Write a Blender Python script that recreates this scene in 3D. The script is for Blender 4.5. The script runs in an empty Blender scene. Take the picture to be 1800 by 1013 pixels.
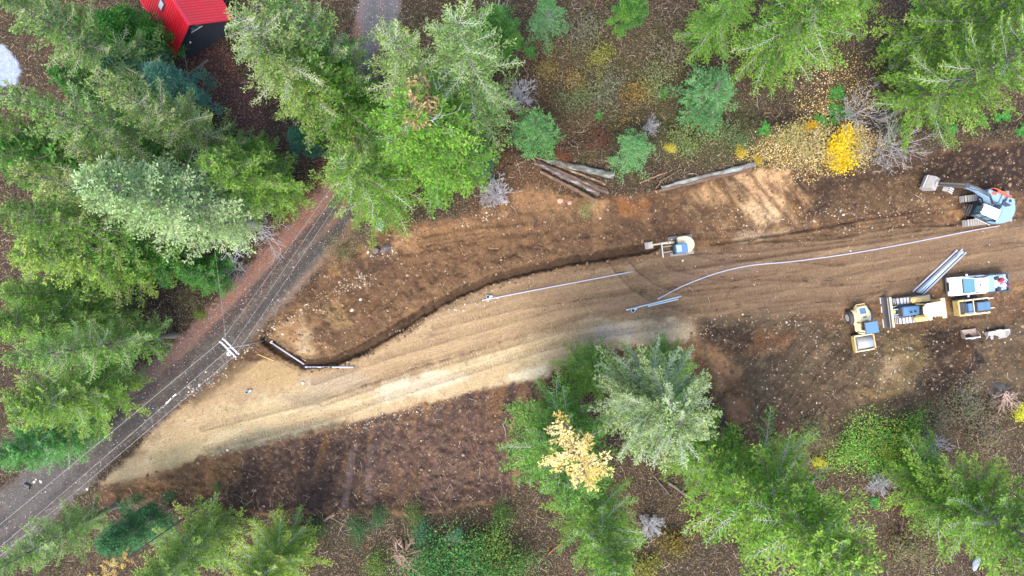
import bpy, bmesh, math, random
import numpy as np
from mathutils import Vector, Matrix, Euler

# ------------------------------------------------------------------ camera, sky, sun, exposure
SC = bpy.context.scene
COL = SC.collection
H = 64.0                      # flying height of the camera above the ground
S = 96.0 / 1800.0             # metres of ground per photograph pixel
cam_data = bpy.data.cameras.new('camera')
cam_data.sensor_width = 36.0
cam_data.lens = 24.0
cam_data.clip_end = 3000.0
cam = bpy.data.objects.new('camera', cam_data)
cam.location = (0, 0, H)
COL.objects.link(cam)
SC.camera = cam

SUN_EL, SUN_AZ = math.radians(60), math.radians(200)      # azimuth clockwise from +Y
world = bpy.data.worlds.new('World')
SC.world = world
world.use_nodes = True
wn = world.node_tree
bg = wn.nodes['Background']
sky = wn.nodes.new('ShaderNodeTexSky')
sky.sky_type = 'NISHITA'
sky.sun_disc = False
sky.sun_elevation = SUN_EL
sky.sun_rotation = SUN_AZ
sky.altitude = 400
sky.air_density = 1.0
sky.dust_density = 4.0
sky.ozone_density = 1.0
wn.links.new(sky.outputs[0], bg.inputs[0])
bg.inputs[1].default_value = 0.15
sun_data = bpy.data.lights.new('sun', 'SUN')
sun_data.energy = 1.1
sun_data.angle = math.radians(30)
sun_data.color = (1.0, 0.96, 0.90)
sun = bpy.data.objects.new('sun', sun_data)
sd = Vector((math.sin(SUN_AZ) * math.cos(SUN_EL), math.cos(SUN_AZ) * math.cos(SUN_EL), math.sin(SUN_EL)))
sun.rotation_euler = sd.to_track_quat('Z', 'Y').to_euler()
sun.location = (0, 0, 90)
COL.objects.link(sun)
SC.view_settings.view_transform = 'Standard'
SC.view_settings.look = 'None'
SC.view_settings.gamma = 1.0
SC.view_settings.exposure = 1.9
SC.view_settings.use_curve_mapping = False
SC.render.engine = 'CYCLES'
SC.cycles.max_bounces = 5
SC.cycles.diffuse_bounces = 3
SC.cycles.transmission_bounces = 3
SC.cycles.use_denoising = True
SC.cycles.denoiser = 'OPENIMAGEDENOISE'

rng = np.random.default_rng(11)
rnd = random.Random(5)

# ------------------------------------------------------------------ helpers
def W(px, py, z=0.0):
    """world point at height z for a position given in photograph pixels (900, 506.5 is straight below the camera)"""
    k = S * (H - z) / H
    return Vector(((px - 900.0) * k, (506.5 - py) * k, z))

def lin(r, g, b):
    f = lambda c: ((c / 255.0) / 12.92) if c <= 10 else (((c / 255.0) + 0.055) / 1.055) ** 2.4
    return (f(r), f(g), f(b))

def tag(o, label=None, cat=None, group=None, kind=None):
    if label: o['label'] = label
    if cat: o['category'] = cat
    if group: o['group'] = group
    if kind: o['kind'] = kind
    return o

def thing(name, label, cat, loc=(0, 0, 0), rz=0.0, group=None):
    o = bpy.data.objects.new(name, None)
    o.empty_display_size = 0.2
    COL.objects.link(o)
    o.location = loc
    o.rotation_euler = (0, 0, rz)
    return tag(o, label, cat, group)

def link(name, me, parent=None, loc=None, rz=None):
    o = bpy.data.objects.new(name, me)
    COL.objects.link(o)
    if parent is not None: o.parent = parent
    if loc is not None: o.location = loc
    if rz is not None: o.rotation_euler = (0, 0, rz)
    return o

def mesh_np(name, V, F, mat, cols=None, smooth=False, extra=None):
    """V (n,3); F list of (m,k) int arrays"""
    V = np.asarray(V, dtype=np.float32)
    if isinstance(F, np.ndarray): F = [F]
    F = [np.asarray(f, dtype=np.int32) for f in F if len(f)]
    me = bpy.data.meshes.new(name)
    me.vertices.add(len(V))
    me.vertices.foreach_set('co', V.ravel())
    loops = np.concatenate([f.ravel() for f in F])
    sizes = np.concatenate([np.full(len(f), f.shape[1], dtype=np.int32) for f in F])
    starts = np.concatenate([[0], np.cumsum(sizes)[:-1]]).astype(np.int32)
    me.loops.add(len(loops))
    me.loops.foreach_set('vertex_index', loops)
    me.polygons.add(len(sizes))
    me.polygons.foreach_set('loop_start', starts)
    me.polygons.foreach_set('loop_total', sizes)
    if smooth:
        me.polygons.foreach_set('use_smooth', np.ones(len(sizes), dtype=bool))
    me.update(calc_edges=True)
    if cols is not None:
        c = np.ones((len(V), 4), dtype=np.float32)
        c[:, :3] = np.asarray(cols)[:, :3]
        at = me.color_attributes.new('Col', 'FLOAT_COLOR', 'POINT')
        at.data.foreach_set('color', c.ravel())
    if extra:
        for k, a in extra.items():
            at = me.attributes.new(k, 'FLOAT', 'POINT')
            at.data.foreach_set('value', np.asarray(a, dtype=np.float32))
    me.materials.append(mat)
    return me

class MB:
    """collects shapes into one mesh"""
    def __init__(self): self.bm = bmesh.new()
    def _xf(self, vs, loc, rot):
        m = Matrix.Translation(loc) @ Euler(rot).to_matrix().to_4x4()
        for v in vs: v.co = m @ v.co
    def box(self, c, s, rot=(0, 0, 0), taper=1.0):
        r = bmesh.ops.create_cube(self.bm, size=1.0)
        for v in r['verts']:
            k = taper if v.co.z > 0 else 1.0
            v.co = Vector((v.co.x * s[0] * k, v.co.y * s[1] * k, v.co.z * s[2]))
        self._xf(r['verts'], c, rot)
        return self
    def poly(self, pts, thick_vec):
        """pts: planar outline (3d), extruded by thick_vec"""
        a = [self.bm.verts.new(Vector(p)) for p in pts]
        t = Vector(thick_vec)
        b = [self.bm.verts.new(Vector(p) + t) for p in pts]
        n = len(a)
        self.bm.faces.new(a)
        self.bm.faces.new(b[::-1])
        for i in range(n):
            self.bm.faces.new((a[i], a[(i + 1) % n], b[(i + 1) % n], b[i]))
        return self
    def prof_y(self, prof, y0, y1):
        return self.poly([(x, y0, z) for x, z in prof], (0, y1 - y0, 0))
    def prof_z(self, prof, z0, z1):
        return self.poly([(x, y, z0) for x, y in prof], (0, 0, z1 - z0))
    def cyl(self, p0, p1, r, n=14, r2=None, cap=True):
        p0, p1 = Vector(p0), Vector(p1)
        d = p1 - p0
        r2 = r if r2 is None else r2
        u = d.normalized()
        a = u.orthogonal().normalized()
        b = u.cross(a)
        A, B = [], []
        for i in range(n):
            t = 2 * math.pi * i / n
            q = a * math.cos(t) + b * math.sin(t)
            A.append(self.bm.verts.new(p0 + q * r))
            B.append(self.bm.verts.new(p1 + q * r2))
        for i in range(n):
            self.bm.faces.new((A[i], A[(i + 1) % n], B[(i + 1) % n], B[i]))
        if cap:
            self.bm.faces.new(A[::-1]); self.bm.faces.new(B)
        return self
    def tube(self, pts, r, n=8):
        V, F = tube_np(np.array([tuple(p) for p in pts], dtype=float), np.full(len(pts), r) if np.isscalar(r) else np.array(r), n)
        vs = [self.bm.verts.new(v) for v in V]
        for f in F: self.bm.faces.new([vs[i] for i in f])
        self.bm.faces.new(vs[:n][::-1]); self.bm.faces.new(vs[-n:])
        return self
    def ball(self, c, r, sub=1, sc=(1, 1, 1)):
        q = bmesh.ops.create_icosphere(self.bm, subdivisions=sub, radius=r)
        for v in q['verts']:
            v.co = Vector((v.co.x * sc[0], v.co.y * sc[1], v.co.z * sc[2])) + Vector(c)
        return self
    def build(self, name, mat, parent=None, bevel=0.0, smooth=False, loc=None, rz=None):
        bm = self.bm
        bmesh.ops.recalc_face_normals(bm, faces=bm.faces[:])
        if bevel > 0:
            es = [e for e in bm.edges if e.is_manifold and e.calc_face_angle(0) > 0.6]
            bmesh.ops.bevel(bm, geom=es, offset=bevel, segments=2, affect='EDGES', clamp_overlap=True)
        me = bpy.data.meshes.new(name)
        bm.to_mesh(me); bm.free()
        if smooth:
            for p in me.polygons: p.use_smooth = True
        me.materials.append(mat)
        return link(name, me, parent, loc, rz)

def tube_np(P, R, n=4):
    k = len(P)
    T = np.gradient(P, axis=0)
    T /= np.linalg.norm(T, axis=1, keepdims=True) + 1e-9
    ref = np.array([0.0, 0.0, 1.0])
    m = T.mean(0)
    if abs(m[2]) > 0.8 * np.linalg.norm(m): ref = np.array([1.0, 0.0, 0.0])
    A = np.cross(T, ref); A /= np.linalg.norm(A, axis=1, keepdims=True) + 1e-9
    B = np.cross(A, T)
    ang = np.arange(n) * 2 * math.pi / n
    V = P[:, None, :] + R[:, None, None] * (np.cos(ang)[None, :, None] * A[:, None, :] + np.sin(ang)[None, :, None] * B[:, None, :])
    V = V.reshape(-1, 3)
    i = np.arange(k - 1)[:, None] * n; j = np.arange(n)[None, :]
    F = np.stack([i + j, i + (j + 1) % n, i + n + (j + 1) % n, i + n + j], axis=-1).reshape(-1, 4)
    return V, F

class Geo:
    """numpy accumulator of quads with colours"""
    def __init__(self): self.V, self.F, self.C, self.n = [], [], [], 0
    def add(self, V, F, C):
        self.V.append(V); self.F.append(F + self.n)
        C = np.asarray(C, dtype=float)
        self.C.append(np.broadcast_to(C, (len(V), 3)) if C.ndim == 1 else C)
        self.n += len(V)
    def tube(self, P, R, C, n=4):
        V, F = tube_np(np.asarray(P, float), np.asarray(R, float), n)
        self.add(V, F, C)
    def kites(self, p, d, l, w, C, r):
        """leaf shaped quads: base p (n,3), direction d, length l, width w, colours C (n,3)"""
        n = len(p)
        if n == 0: return
        up = r.normal(0, 0.45, (n, 3)) + np.array([0, 0, 1.0])
        s = np.cross(d, up); s /= np.linalg.norm(s, axis=1, keepdims=True) + 1e-9
        m = p + d * (l * 0.45)[:, None]
        V = np.stack([p, m + s * (w * .5)[:, None], p + d * l[:, None], m - s * (w * .5)[:, None]], axis=1).reshape(-1, 3)
        F = np.arange(4 * n, dtype=np.int64).reshape(-1, 4)
        self.add(V, F, np.repeat(C, 4, axis=0))
    def mesh(self, name, mat, smooth=False):
        return mesh_np(name, np.concatenate(self.V), np.concatenate(self.F), mat, np.concatenate(self.C), smooth)

# value noise --------------------------------------------------------
_lat = np.random.default_rng(3).random((256, 256)).astype(np.float32)
def vnoise(x, y):
    xi = np.floor(x).astype(np.int64); yi = np.floor(y).astype(np.int64)
    fx = (x - xi).astype(np.float32); fy = (y - yi).astype(np.float32)
    fx = fx * fx * (3 - 2 * fx); fy = fy * fy * (3 - 2 * fy)
    g = lambda a, b: _lat[(yi + b) & 255, (xi + a) & 255]
    return (g(0, 0) * (1 - fx) + g(1, 0) * fx) * (1 - fy) + (g(0, 1) * (1 - fx) + g(1, 1) * fx) * fy
def fbm(x, y, f, o=4, gain=0.5, off=0.0):
    t, a, s = 0.0, 1.0, 0.0
    for i in range(o):
        c_, s_n = math.cos(.5 + .9 * i), math.sin(.5 + .9 * i)
        t = t + a * vnoise((x * c_ - y * s_n) * f + off + 17.3 * i, (x * s_n + y * c_) * f - off + 9.1 * i); s += a
        a *= gain; f *= 2.03
    return t / s - 0.5
def afbm(x, y, f, o=4, gain=.5, off=0.0):
    t, a, s = 0.0, 1.0, 0.0
    for i in range(o):
        t = t + a * vnoise(x * f + off + 17.3 * i, y * f - off + 9.1 * i); s += a; a *= gain; f *= 2.03
    return t / s - .5
def sstep(a, b, x):
    t = np.clip((x - a) / (b - a), 0, 1)
    return t * t * (3 - 2 * t)

# ------------------------------------------------------------------ materials
def new_mat(name):
    m = bpy.data.materials.new(name)
    m.use_nodes = True
    return m, m.node_tree.nodes, m.node_tree.links, m.node_tree.nodes['Principled BSDF']

def paint(name, col, rough=0.45, metal=0.0, dirt=0.35, dirtcol=(0.16, 0.11, 0.07), scale=2.5, spec=0.5):
    m, N, L, b = new_mat(name)
    tc = N.new('ShaderNodeTexCoord')
    n1 = N.new('ShaderNodeTexNoise'); n1.inputs['Scale'].default_value = scale; n1.inputs['Detail'].default_value = 7; n1.inputs['Roughness'].default_value = 0.7
    L.new(tc.outputs['Object'], n1.inputs['Vector'])
    rp = N.new('ShaderNodeValToRGB'); rp.color_ramp.elements[0].position = 0.48; rp.color_ramp.elements[1].position = 0.75
    L.new(n1.outputs['Fac'], rp.inputs[0])
    ml = N.new('ShaderNodeMath'); ml.operation = 'MULTIPLY'; ml.inputs[1].default_value = dirt
    L.new(rp.outputs[0], ml.inputs[0])
    mx = N.new('ShaderNodeMixRGB'); mx.inputs[1].default_value = (*col, 1); mx.inputs[2].default_value = (*dirtcol, 1)
    L.new(ml.outputs[0], mx.inputs[0]); L.new(mx.outputs[0], b.inputs['Base Color'])
    b.inputs['Roughness'].default_value = rough; b.inputs['Metallic'].default_value = metal
    b.inputs['Specular IOR Level'].default_value = spec
    ra = N.new('ShaderNodeMath'); ra.operation = 'MULTIPLY_ADD'; ra.inputs[1].default_value = 0.4; ra.inputs[2].default_value = rough
    L.new(ml.outputs[0], ra.inputs[0]); L.new(ra.outputs[0], b.inputs['Roughness'])
    return m

def vcol_mat(name, rough=0.8, trans=0.0, noise=0.0, nscale=8.0, bump=0.0, spec=0.3):
    """colour from the mesh's own colour attribute times the object's colour"""
    m, N, L, b = new_mat(name)
    at = N.new('ShaderNodeAttribute'); at.attribute_name = 'Col'
    oi = N.new('ShaderNodeObjectInfo')
    mx = N.new('ShaderNodeMixRGB'); mx.blend_type = 'MULTIPLY'; mx.inputs[0].default_value = 1
    L.new(at.outputs['Color'], mx.inputs[1]); L.new(oi.outputs['Color'], mx.inputs[2])
    out = mx.outputs[0]
    if noise or bump:
        tc = N.new('ShaderNodeTexCoord')
        n1 = N.new('ShaderNodeTexNoise'); n1.inputs['Scale'].default_value = nscale; n1.inputs['Detail'].default_value = 6; n1.inputs['Roughness'].default_value = 0.7
        L.new(tc.outputs['Object'], n1.inputs['Vector'])
    if noise:
        mr = N.new('ShaderNodeMapRange'); mr.inputs[1].default_value = 0.3; mr.inputs[2].default_value = 0.7
        mr.inputs[3].default_value = 1 - noise; mr.inputs[4].default_value = 1 + noise
        L.new(n1.outputs['Fac'], mr.inputs[0])
        m2 = N.new('ShaderNodeMixRGB'); m2.blend_type = 'MULTIPLY'; m2.inputs[0].default_value = 1
        L.new(out, m2.inputs[1]); L.new(mr.outputs[0], m2.inputs[2]); out = m2.outputs[0]
    if bump:
        bp = N.new('ShaderNodeBump'); bp.inputs['Strength'].default_value = 1; bp.inputs['Distance'].default_value = bump
        L.new(n1.outputs['Fac'], bp.inputs['Height']); L.new(bp.outputs[0], b.inputs['Normal'])
    L.new(out, b.inputs['Base Color'])
    b.inputs['Roughness'].default_value = rough
    b.inputs['Specular IOR Level'].default_value = spec
    if trans:
        tr = N.new('ShaderNodeBsdfTranslucent'); L.new(out, tr.inputs[0])
        ms = N.new('ShaderNodeMixShader'); ms.inputs[0].default_value = trans
        L.new(b.outputs[0], ms.inputs[1]); L.new(tr.outputs[0], ms.inputs[2])
        L.new(ms.outputs[0], N['Material Output'].inputs[0])
    return m

M = {}
M['leaf'] = vcol_mat('leaf', 0.75, trans=0.35, spec=0.06)
M['litter'] = vcol_mat('dry_leaf', 0.8, trans=0.15, spec=0.2)
M['bark'] = vcol_mat('bark', 0.9, noise=0.35, nscale=5, bump=0.02, spec=0.2)
M['stone'] = vcol_mat('stone', 0.85, noise=0.2, nscale=9, bump=0.01, spec=0.3)
M['wood'] = vcol_mat('raw_wood', 0.8, noise=0.25, nscale=12, spec=0.2)
M['yellow'] = paint('machine_yellow', (0.60, 0.43, 0.16), 0.5, dirt=0.55)
M['cream'] = paint('faded_yellow', (0.64, 0.55, 0.33), 0.5, dirt=0.5)
M['black'] = paint('black_plastic', (0.025, 0.027, 0.03), 0.45, dirt=0.35)
M['dark'] = paint('dark_steel', (0.07, 0.07, 0.075), 0.5, dirt=0.4)
M['rubber'] = paint('rubber', (0.045, 0.043, 0.042), 0.8, dirt=0.6)
M['mudsteel'] = paint('muddy_steel', (0.32, 0.30, 0.28), 0.6, 0.1, dirt=0.5, scale=4)
M['steel'] = paint('worn_steel', (0.48, 0.47, 0.48), 0.5, 0.1, dirt=0.35, scale=4)
M['drum'] = paint('drum_steel', (0.36, 0.37, 0.38), 0.45, 0.15, dirt=0.35, scale=3)
M['rust'] = paint('rusty_steel', (0.34, 0.24, 0.19), 0.75, 0.1, dirt=0.5, scale=4)
M['sky_grey'] = paint('grey_paint_sky_reflection', (0.20, 0.31, 0.43), 0.35, dirt=0.25)  # grey paint; the blue is sky reflection put into the base colour
M['darkblue'] = paint('dark_blue_grey', (0.035, 0.05, 0.075), 0.35, dirt=0.2)
M['orange'] = paint('orange_red_paint', (0.62, 0.10, 0.05), 0.45, dirt=0.2)
M['white'] = paint('white_paint', (0.78, 0.79, 0.80), 0.3, dirt=0.22)
M['greywhite'] = paint('pale_grey_paint', (0.44, 0.45, 0.47), 0.5, dirt=0.2)
M['sky_glass'] = paint('dark_glass_painted_sky', (0.07, 0.15, 0.24), 0.1, dirt=0.1, spec=1.0)  # blue of the reflected sky is painted into this dark glass
M['glasslight'] = paint('pale_glass', (0.34, 0.56, 0.76), 0.08, dirt=0.1, spec=0.8)  # pale blue base colour stands in for sky mirrored in the panes
M['sky_gloss'] = paint('black_gloss_painted_sky', (0.075, 0.17, 0.30), 0.15, dirt=0.25, spec=1.0)  # black gloss surface, with its sky reflection painted in as blue
M['glass'] = paint('windscreen_glass', (0.07, 0.20, 0.25), 0.05, dirt=0.08, spec=1.0)
M['chrome'] = paint('chrome', (0.6, 0.62, 0.64), 0.2, 0.9, dirt=0.1)
M['redp'] = paint('red_paint', (0.55, 0.02, 0.05), 0.5, dirt=0.15)
M['purple'] = paint('purple_fabric', (0.14, 0.03, 0.10), 0.8, dirt=0.2)
M['pipe'] = paint('pale_blue_grey_pipe', (0.34, 0.40, 0.47), 0.4, dirt=0.12, scale=6)
M['pipelight'] = paint('pale_cyan_pipe', (0.40, 0.54, 0.62), 0.35, dirt=0.08, scale=6)
M['pipeviolet'] = paint('pale_violet_pipe', (0.36, 0.37, 0.44), 0.4, dirt=0.1, scale=6)
M['wire'] = paint('aluminium_wire', (0.42, 0.41, 0.40), 0.5, 0.2, dirt=0.1)
M['yellowstick'] = paint('yellow_stick', (0.78, 0.58, 0.16), 0.6, dirt=0.1)
M['wallnavy'] = paint('navy_siding', (0.022, 0.032, 0.048), 0.6, dirt=0.15)
M['shingle'] = paint('pale_concrete', (0.42, 0.44, 0.49), 0.8, dirt=0.25, dirtcol=(0.3, 0.3, 0.3), scale=1.5)
M['redroof'] = paint('red_metal_roof', (0.52, 0.010, 0.022), 0.35, 0.0, dirt=0.4, dirtcol=(0.25, 0.05, 0.04), scale=1.2)
M['pallet'] = paint('weathered_blue_plank', (0.24, 0.36, 0.42), 0.8, dirt=0.4, scale=7)
M['black_hole'] = paint('unlit_pipe_bore', (0.012, 0.012, 0.013), 0.9, dirt=0.1)
# ------------------------------------------------------------------ the ground: one sheet, split where its kind changes
GS = 0.12
def axis(half):
    c = np.arange(-half, half + 1e-6, GS)
    e = [0.0]; st = GS
    while e[-1] < 420:
        st *= 1.28; e.append(e[-1] + st)
    e = np.array(e[1:])
    return np.concatenate([c[0] - e[::-1], c, c[-1] + e])
gx = axis(50.5); gy = axis(29.0)
NX, NY = len(gx), len(gy)
GX, GY = np.meshgrid(gx, gy)
PXg = GX / S + 900.0; PYg = 506.5 - GY / S
x_, y_ = PXg, PYg

def sdf(poly, X, Y):
    """signed distance (photograph pixels), positive inside"""
    P = np.array(poly, dtype=float); Q = np.roll(P, -1, axis=0)
    d2 = np.full(X.shape, 1e12); ins = np.zeros(X.shape, dtype=bool)
    for (ax, ay), (bx, by) in zip(P, Q):
        ex, ey = bx - ax, by - ay
        t = np.clip(((X - ax) * ex + (Y - ay) * ey) / (ex * ex + ey * ey + 1e-9), 0, 1)
        d2 = np.minimum(d2, (X - ax - t * ex) ** 2 + (Y - ay - t * ey) ** 2)
        c = ((ay > Y) != (by > Y)) & (X < (bx - ax) * (Y - ay) / (by - ay + 1e-12) + ax)
        ins ^= c
    d = np.sqrt(d2)
    return np.where(ins, d, -d)

def line_d(pts, X, Y):
    """distance to a polyline and arc length along it"""
    d2 = np.full(X.shape, 1e12); al = np.zeros(X.shape); acc = 0.0
    for (ax, ay), (bx, by) in zip(pts[:-1], pts[1:]):
        ex, ey = bx - ax, by - ay; L = math.hypot(ex, ey)
        t = np.clip(((X - ax) * ex + (Y - ay) * ey) / (L * L), 0, 1)
        q = (X - ax - t * ex) ** 2 + (Y - ay - t * ey) ** 2
        m = q < d2
        d2 = np.where(m, q, d2); al = np.where(m, acc + t * L, al)
        acc += L
    return np.sqrt(d2), al

def sub(poly_or_pts, pad):
    P = np.array(poly_or_pts)
    x0, y0 = P.min(0) - pad; x1, y1 = P.max(0) + pad
    ix = np.searchsorted(gx, [(x0 - 900) * S, (x1 - 900) * S]); iy = np.searchsorted(gy, [(506.5 - y1) * S, (506.5 - y0) * S])
    return slice(max(iy[0], 0), min(iy[1] + 1, NY)), slice(max(ix[0], 0), min(ix[1] + 1, NX))

N1 = fbm(x_, y_, 1 / 55.0, 5, 0.55, 1.3)      # large ragged
N2 = fbm(x_, y_, 1 / 14.0, 5, 0.6, 7.7)       # medium
N3 = fbm(x_, y_, 1 / 4.0, 3, 0.6, 3.1)        # fine
N4 = fbm(x_, y_, 1 / 120.0, 4, 0.5, 21.0)

def pm(poly, feather=10, amp=14, bias=0.0):
    s = sub(poly, feather * 2 + amp * 2 + 10)
    out = np.zeros(x_.shape, dtype=np.float32)
    d = sdf(poly, x_[s], y_[s]) + amp * (1.2 * N1[s] + 1.3 * N2[s]) + amp * 0.35 * N3[s]
    out[s] = sstep(-feather, feather, d + bias)
    return out

def lm(pts, w, feather=4, amp=3):
    s = sub(pts, w + feather * 2 + amp * 2 + 6)
    out = np.zeros(x_.shape, dtype=np.float32)
    d, al = line_d(pts, x_[s], y_[s])
    d = w - d + amp * (1.5 * N2[s] + N3[s])
    out[s] = sstep(-feather, feather, d)
    return out

C = np.empty(x_.shape + (3,), dtype=np.float32)
Z = np.zeros(x_.shape, dtype=np.float32)
litter = np.ones(x_.shape, dtype=np.float32)
def mix(mask, col, k=1.0):
    global C
    m = (mask * k)[..., None]
    C = C * (1 - m) + np.array(col, dtype=np.float32) * m

# forest floor
C[:] = lin(66, 52, 42)
mix(sstep(-.1, .25, N1), lin(84, 64, 46), .8)
mix(sstep(0.02, .25, N2 + .3 * N4), lin(56, 62, 40), .7)
mix(sstep(0.05, .3, N2 - .4 * N4 + .3 * N3), lin(108, 80, 58), .6)
mix(sstep(0.08, .22, fbm(x_, y_, 1 / 30., 4, .6, 31)), lin(42, 34, 30), .8)
Z += 0.5 * N4 + .25 * N1 + 0.12 * N2 + .06 * N3
# upper middle woods: olive and purple-brown brush, yellow leaf fall
mix(pm([(930, 60), (1250, 40), (1230, 130), (1330, 240), (1200, 270), (960, 220)], 40, 50), lin(82, 82, 50), .75)
mix(pm([(1050, 60), (1230, 30), (1200, 110), (1080, 120)], 30, 30), lin(74, 54, 50), .55)
mix(pm([(1160, 200), (1330, 200), (1330, 290), (1110, 290)], 25, 30), lin(80, 94, 46), .65)
mix(pm([(1310, 250), (1400, 225), (1520, 225), (1560, 260), (1500, 300), (1400, 300), (1330, 285)], 14, 26), lin(176, 146, 82), .75)
mix(pm([(1420, 190), (1480, 120), (1540, 180), (1520, 225), (1420, 225)], 25, 30), lin(140, 104, 58), .5)
mix(pm([(1560, 40), (1680, 20), (1670, 100), (1590, 120)], 20, 25), lin(118, 78, 56), .65)
mix(pm([(880, 90), (985, 70), (1010, 160), (1060, 250), (960, 270), (890, 200)], 20, 30), lin(98, 66, 48), .6)
mix(pm([(880, 260), (960, 300), (1000, 340), (930, 350), (850, 400), (820, 390)], 14, 20), lin(120, 76, 52), .8)
# red-brown leaf litter beside the road on the left
mix(pm([(430, 480), (560, 300), (640, 190), (640, 300), (560, 400), (450, 540), (330, 640), (240, 720), (190, 740), (260, 650)], 12, 22), lin(104, 70, 56), .85)
mix(pm([(120, 480), (240, 480), (300, 520), (280, 560), (180, 570), (120, 540)], 12, 16), lin(46, 36, 36), .9)
# lower right brush
mix(pm([(1500, 760), (1700, 680), (1830, 680), (1830, 800), (1640, 830), (1560, 1030), (1500, 1030)], 25, 40), lin(96, 78, 58), .6)
mix(pm([(1560, 830), (1640, 800), (1640, 900), (1590, 960)], 20, 25), lin(104, 76, 62), .6)
mix(pm([(390, 905), (640, 890), (940, 880), (920, 1030), (560, 1030), (540, 940)], 20, 30), lin(60, 50, 40), .75)

def fade(a, b): return a * (1 - b)
# cleared earth ---------------------------------------------------------------------
clear_poly = [(150, 880), (230, 800), (300, 722), (400, 640), (455, 585), (540, 500), (600, 440), (650, 392), (720, 392), (800, 385), (860, 360), (930, 325),
              (985, 345), (1050, 350), (1110, 340), (1180, 332), (1310, 290), (1380, 300), (1450, 300), (1530, 292), (1610, 268), (1700, 255), (1900, 250), (1900, 690),
              (1700, 690), (1640, 720), (1560, 745), (1470, 790), (1370, 830), (1300, 790), (1270, 720), (1180, 660), (1060, 640), (1000, 665), (960, 720), (930, 800), (900, 875),
              (720, 905), (560, 900), (430, 905), (300, 890), (200, 890)]
clear = pm(clear_poly, 7, 12)
mix(clear, lin(112, 82, 58))
mix(clear * sstep(-.05, .16, N1), lin(140, 104, 72), .9)
mix(clear * sstep(0.0, .2, N2 + .5 * N4), lin(92, 67, 50), .6)
mix(clear * sstep(.04, .18, fbm(x_, y_, 1 / 45., 5, .55, 141)), lin(80, 59, 46), .6)
mix(clear * sstep(.06, .16, fbm(x_, y_, 1 / 26., 5, .62, 151)), lin(168, 126, 84), .7)
litter = litter * (1 - .92 * clear)
# upper dark bank by the big excavator
mix(pm([(1320, 330), (1450, 300), (1620, 268), (1900, 250), (1900, 345), (1700, 340), (1560, 350), (1420, 385), (1350, 390)], 12, 20), lin(68, 50, 40), .9)
mix(pm([(1660, 262), (1900, 255), (1900, 330), (1760, 335), (1650, 300)], 12, 16), lin(54, 40, 35), .85)
mix(pm([(1470, 330), (1620, 300), (1680, 345), (1560, 380), (1450, 390)], 14, 20), lin(104, 80, 56), .7)
# scarp under the logs, pale
for pl, cc, k in (([(1205, 340), (1260, 318), (1290, 335), (1270, 365), (1230, 360)], (182, 142, 100), .8),
                  ([(1290, 310), (1340, 292), (1385, 300), (1392, 345), (1370, 372), (1335, 370), (1310, 335)], (196, 154, 112), .9),
                  ([(1300, 360), (1345, 350), (1372, 380), (1330, 395)], (214, 176, 132), .8),
                  ([(1385, 330), (1430, 345), (1415, 380), (1380, 390)], (128, 92, 58), .7),
                  ([(1040, 360), (1065, 355), (1062, 440), (1040, 450)], (170, 128, 88), .65),
                  ([(1080, 350), (1140, 350), (1130, 385), (1090, 380)], (142, 92, 54), .7),
                  ([(1280, 415), (1330, 408), (1385, 408), (1340, 420), (1290, 426)], (216, 184, 146), .95),
                  ([(1250, 418), (1290, 415), (1280, 428), (1250, 430)], (168, 108, 66), .7),
                  ([(720, 395), (840, 385), (830, 415), (740, 420)], (142, 104, 70), .6),
                  ([(690, 410), (730, 410), (722, 436), (690, 440)], (176, 134, 94), .6),
                  ([(900, 340), (1000, 350), (1000, 372), (910, 372)], (150, 110, 76), .6),
                  ([(600, 470), (680, 430), (700, 470), (640, 500)], (84, 62, 50), .7)):
    mix(pm(pl, 7, 12), lin(*[min(255, c * 1.07) for c in cc]), min(1, k * 1.2))
sk_ = afbm((x_ * .6 + y_ * .8) / 5.0, x_ * .8 - y_ * .6, 1 / 9., 4, .6, 77)
sc_ = pm([(1190, 330), (1320, 290), (1400, 296), (1440, 345), (1400, 400), (1300, 400), (1200, 372)], 14, 14)
mix(sc_ * sstep(.0, .18, sk_), lin(104, 76, 54), .7)
mix(sc_ * sstep(.05, .2, -sk_), lin(206, 168, 122), .4)
# broad moist darker floor between bank and trench
mix(pm([(700, 445), (860, 415), (1040, 385), (1300, 400), (1290, 430), (1130, 432), (900, 470), (780, 510), (690, 545), (660, 500)], 16, 24), lin(112, 82, 59), .75)
mix(pm([(640, 500), (720, 480), (700, 560), (610, 620), (580, 580)], 12, 18), lin(114, 84, 60), .8)
mix(pm([(1210, 440), (1560, 392), (1660, 395), (1690, 440), (1400, 470), (1240, 470)], 14, 18), lin(116, 92, 66), .6)
# graded road bed ---------------------------------------------------------------------
road_poly = [(175, 850), (240, 785), (320, 712), (420, 640), (480, 640), (545, 640), (640, 622), (710, 585), (790, 528), (880, 497), (1000, 474), (1120, 452), (1250, 440), (1400, 430),
             (1560, 405), (1760, 385), (1900, 375), (1900, 485), (1700, 500), (1500, 535), (1380, 560), (1235, 568), (1200, 600), (1120, 608), (1010, 640), (930, 668), (800, 695),
             (700, 722), (590, 745), (470, 770), (380, 790), (300, 825), (220, 850)]
bed = pm(road_poly, 6, 14)
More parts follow.
